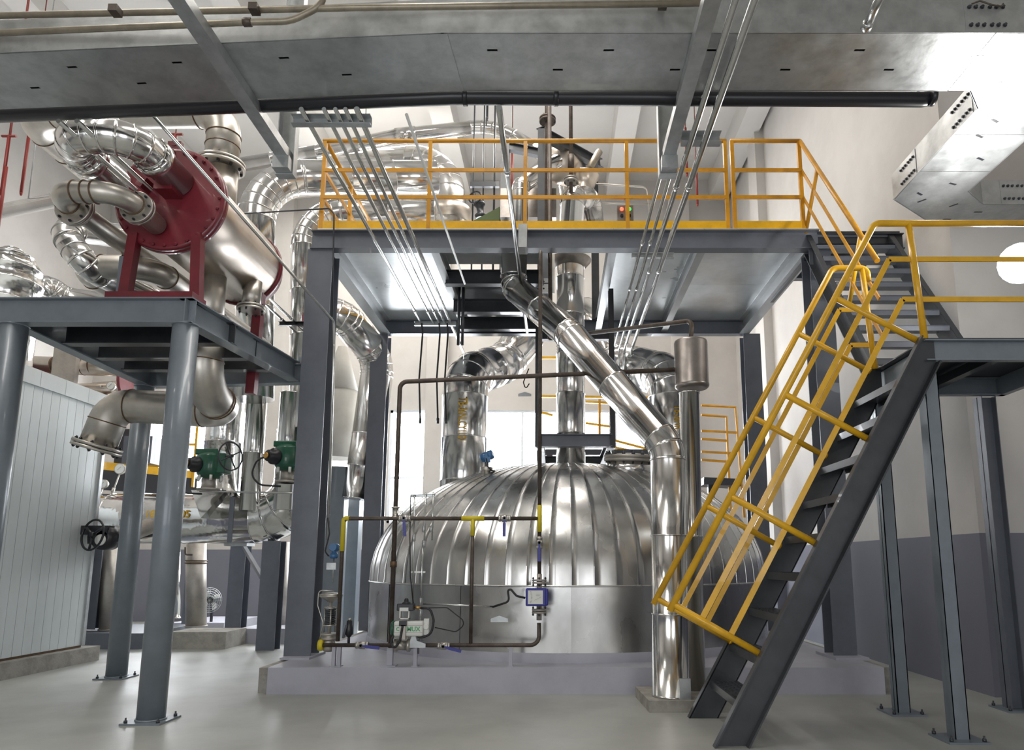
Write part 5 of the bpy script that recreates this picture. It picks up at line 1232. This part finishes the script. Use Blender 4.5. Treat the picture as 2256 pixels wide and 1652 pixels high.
# ================================================================ UNDER THE PLATFORM
t = Thing('pipe_guide_frame', 'dark hanging frame round the pipe above the tank crown', 'frame', P(1268, 970, 9.2))
YF = 9.25
for u0, u1, w in ((1182, 1186, .09), (1348, 1350, .07)):
    b = P(u1, 985, YF); x = b.x; m = MB(); m.ibeam((x, YF, b.z), (x, YF, PZ0 + .02), w, .09, .008, up=(0, 1, 0)); t.part('hanger_post', m, 'black')
a = P(1190, 971, YF); b = P(1348, 971, YF); m = MB(); m.ibeam(a, b, .14, .17); t.part('lower_beam', m, 'slate')
for u in (1190, 1348):
    a = P(u, 971, YF); m = MB(); m.ibeam(a, a + V(0, 1.9, 0), .1, .15); t.part('side_beam', m, 'dark')
a = P(1190, 740, YF); b = P(1350, 740, YF); m = MB(); m.ibeam(a, b, .1, .12); t.part('upper_beam', m, 'black')
m = MB(); a = P(1190, 971, YF + 1.9); m.ibeam(V(P(1190, 971, YF).x, YF + 1.9, P(1190, 971, YF).z), V(P(1348, 971, YF).x, YF + 1.9, P(1190, 971, YF).z), .1, .15); t.part('rear_beam', m, 'dark')
for sgn, u0 in ((1, 1352), (-1, 1186)):
    a = P(u0, 990, YF); m = MB(); m.bar(a + V(0, .05, -.02), a + V(-.02 * sgn, .6, -.42), .05, .05); t.part('diagonal_brace', m, 'deckbeam')
t = Thing('perforated_bracket', 'white perforated angle bracket under the deck beside the zigzag pipe', 'bracket', P(1205, 600, 8.9))
a = P(1188, 645, 8.9); b = P(1222, 560, 8.9); m = MB(); m.mm((a.x, 8.9, a.z), (b.x, 8.92, b.z)); q = t.part('plate', m, 'white')
m = MB()
for k in range(4):
    for j in range(2): c = V(a.x + .06 + j * .07, 8.9, a.z + .06 + k * .1); m.cyl(c - V(0, .003, 0), c, .012, seg=8)
t.part('holes', m, 'black', q)
for u, r_ in ((1013, .02), (1022, .02)):
    single('black_drop_pipe', {1013: 'left', 1022: 'right'}[u] + ' of two black drop pipes side by side under the platform opening', 'pipe', MB().cyl(V(P(u, 600, 9.3).x, 9.3, P(u, 760, 9.3).z), V(P(u, 600, 9.3).x, 9.3, 5.2), r_, seg=10), 'dark', 'pair of black drop pipes')
for (x, w, ve) in ((-2.0, 'left', 925), (-1.74, 'middle', 925), (-1.62, 'right', 925)):
    e = P(900, ve, 10).z; m = MB(); smooth_pipe(m, [V(x, 9.9, 4.82), V(x, 10.0, 4.7), V(x - .03, 10.0, 4.0), V(x, 10.02, e)], .013, .08, 8)
    o = single('flexible_drop', '%s of the three dark drops hanging below the five conduits' % w, 'conduit', m, 'rubber', 'three flexible drops')
    q = MB(); q.cyl(V(x, 10.02, e - .05), V(x, 10.02, e + .03), .02, seg=8); child(o, 'end_fitting', q, 'dark')
# rear yellow stair rails right of the drum and behind the tank
t = Thing('rear_ladder_rail', 'amber rear stair rails seen between the drum and the front staircase', 'railing', P(1600, 1190, 13.5))
YB = 13.5
for pts in ([(1545, 893), (1620, 897), (1640, 1140)], [(1545, 914), (1600, 918), (1610, 1140)]):
    m = MB(); m.sweep([P(u, v, YB if i < 3 else YB) for i, (u, v) in enumerate(pts)], .028, 6, smooth=False); t.part('top_rail', m, 'amber')
for v in (949, 967, 995, 1013):
    m = MB(); m.bar(P(1545, v, YB), P(1622 if v in (949, 995) else 1604, v + 4, YB), .03, .045); t.part('mid_rail', m, 'amber')
m = MB(); a, b = P(1545, 1062, YB), P(1625, 1066, YB); m.bar(a, b, .5, .14); t.part('walkway_edge', m, 'dark')
m = MB(); a = P(1560, 1060, YB + .1); m.mm((a.x, YB + .1, 0), (a.x + .12, YB + .22, a.z)); t.part('post', m, 'dark')
t = Thing('rear_guard_rail', 'yellow rear guard rail seen behind the crown pipe', 'railing', P(1300, 1000, 14))
for (u0, v0, u1, v1) in ((1190, 873, 1430, 876), (1190, 788, 1350, 788), (1190, 908, 1218, 915), (1290, 885, 1345, 888), (1290, 932, 1345, 940), (1345, 968, 1430, 990), (1350, 985, 1430, 1000)):
    m = MB(); m.bar(P(u0, v0, 14), P(u1, v1, 14), .04, .05); t.part('rail', m, 'yellow')
for u in (1321, 1345): m = MB(); m.bar(P(u, 880, 14), P(u, 960, 14), .05, .05, up=(0, 1, 0)); t.part('rail_post', m, 'amber')
a = P(1200, 1000, 14.2); b = P(1440, 1000, 14.2); m = MB(); m.bar(a, b, .5, .12); t.part('walkway_edge', m, 'dark')
for x in (a.x + .1, b.x - .1): m = MB(); m.mm((x - .07, 14.1, 0), (x + .07, 14.3, a.z)); t.part('post', m, 'slate')
for (u, v, w) in ((1213, 1012, 60), (1213, 1030, 60), (1330, 1012, 50), (1325, 1030, 45)):
    m = MB(); m.box(P(u, v, 13.6), (w / 1510 * 13.6, .3, .09)); t.part('pipe_rack_bar', m, 'red' if v < 1020 else 'dark')
# small hanging labels (tag plates)
def tag_plate(u, v, Y, lab):
    c = P(u, v, Y); m = MB(); m.prism([c + V(-.09, 0, -.02), c + V(.09, 0, -.02), c + V(.09, 0, .015), c + V(0, 0, .045), c + V(-.09, 0, .015)], (0, .004, 0)); single('tag_plate', lab, 'tag', m, 'galv')
tag_plate(1100, 1366, 7.40, 'small house-shaped tag plate on the tank wall below the flow meter cable')
tag_plate(1156, 870, 9.3, 'small house-shaped tag plate hanging against the bright window')
m = MB(); smooth_pipe(m, [P(1165, 812, 9.3), P(1153, 842, 9.3), P(1158, 858, 9.3), P(1166, 845, 9.3)], .008, .05, 6); single('cable_loop', 'small black cable loop hanging against the bright window', 'cable', m, 'rubber')
m = MB(); a = P(430, 468, 9.5); smooth_pipe(m, [P(520, 472, 8.2), P(725, 459, 7.85), P(736, 470, 7.85), P(732, 700, 7.86)], .010, .05, 8); single('cable_conduit', 'thin dark conduit stretched from the vessel to the tall left column', 'conduit', m, 'dark')
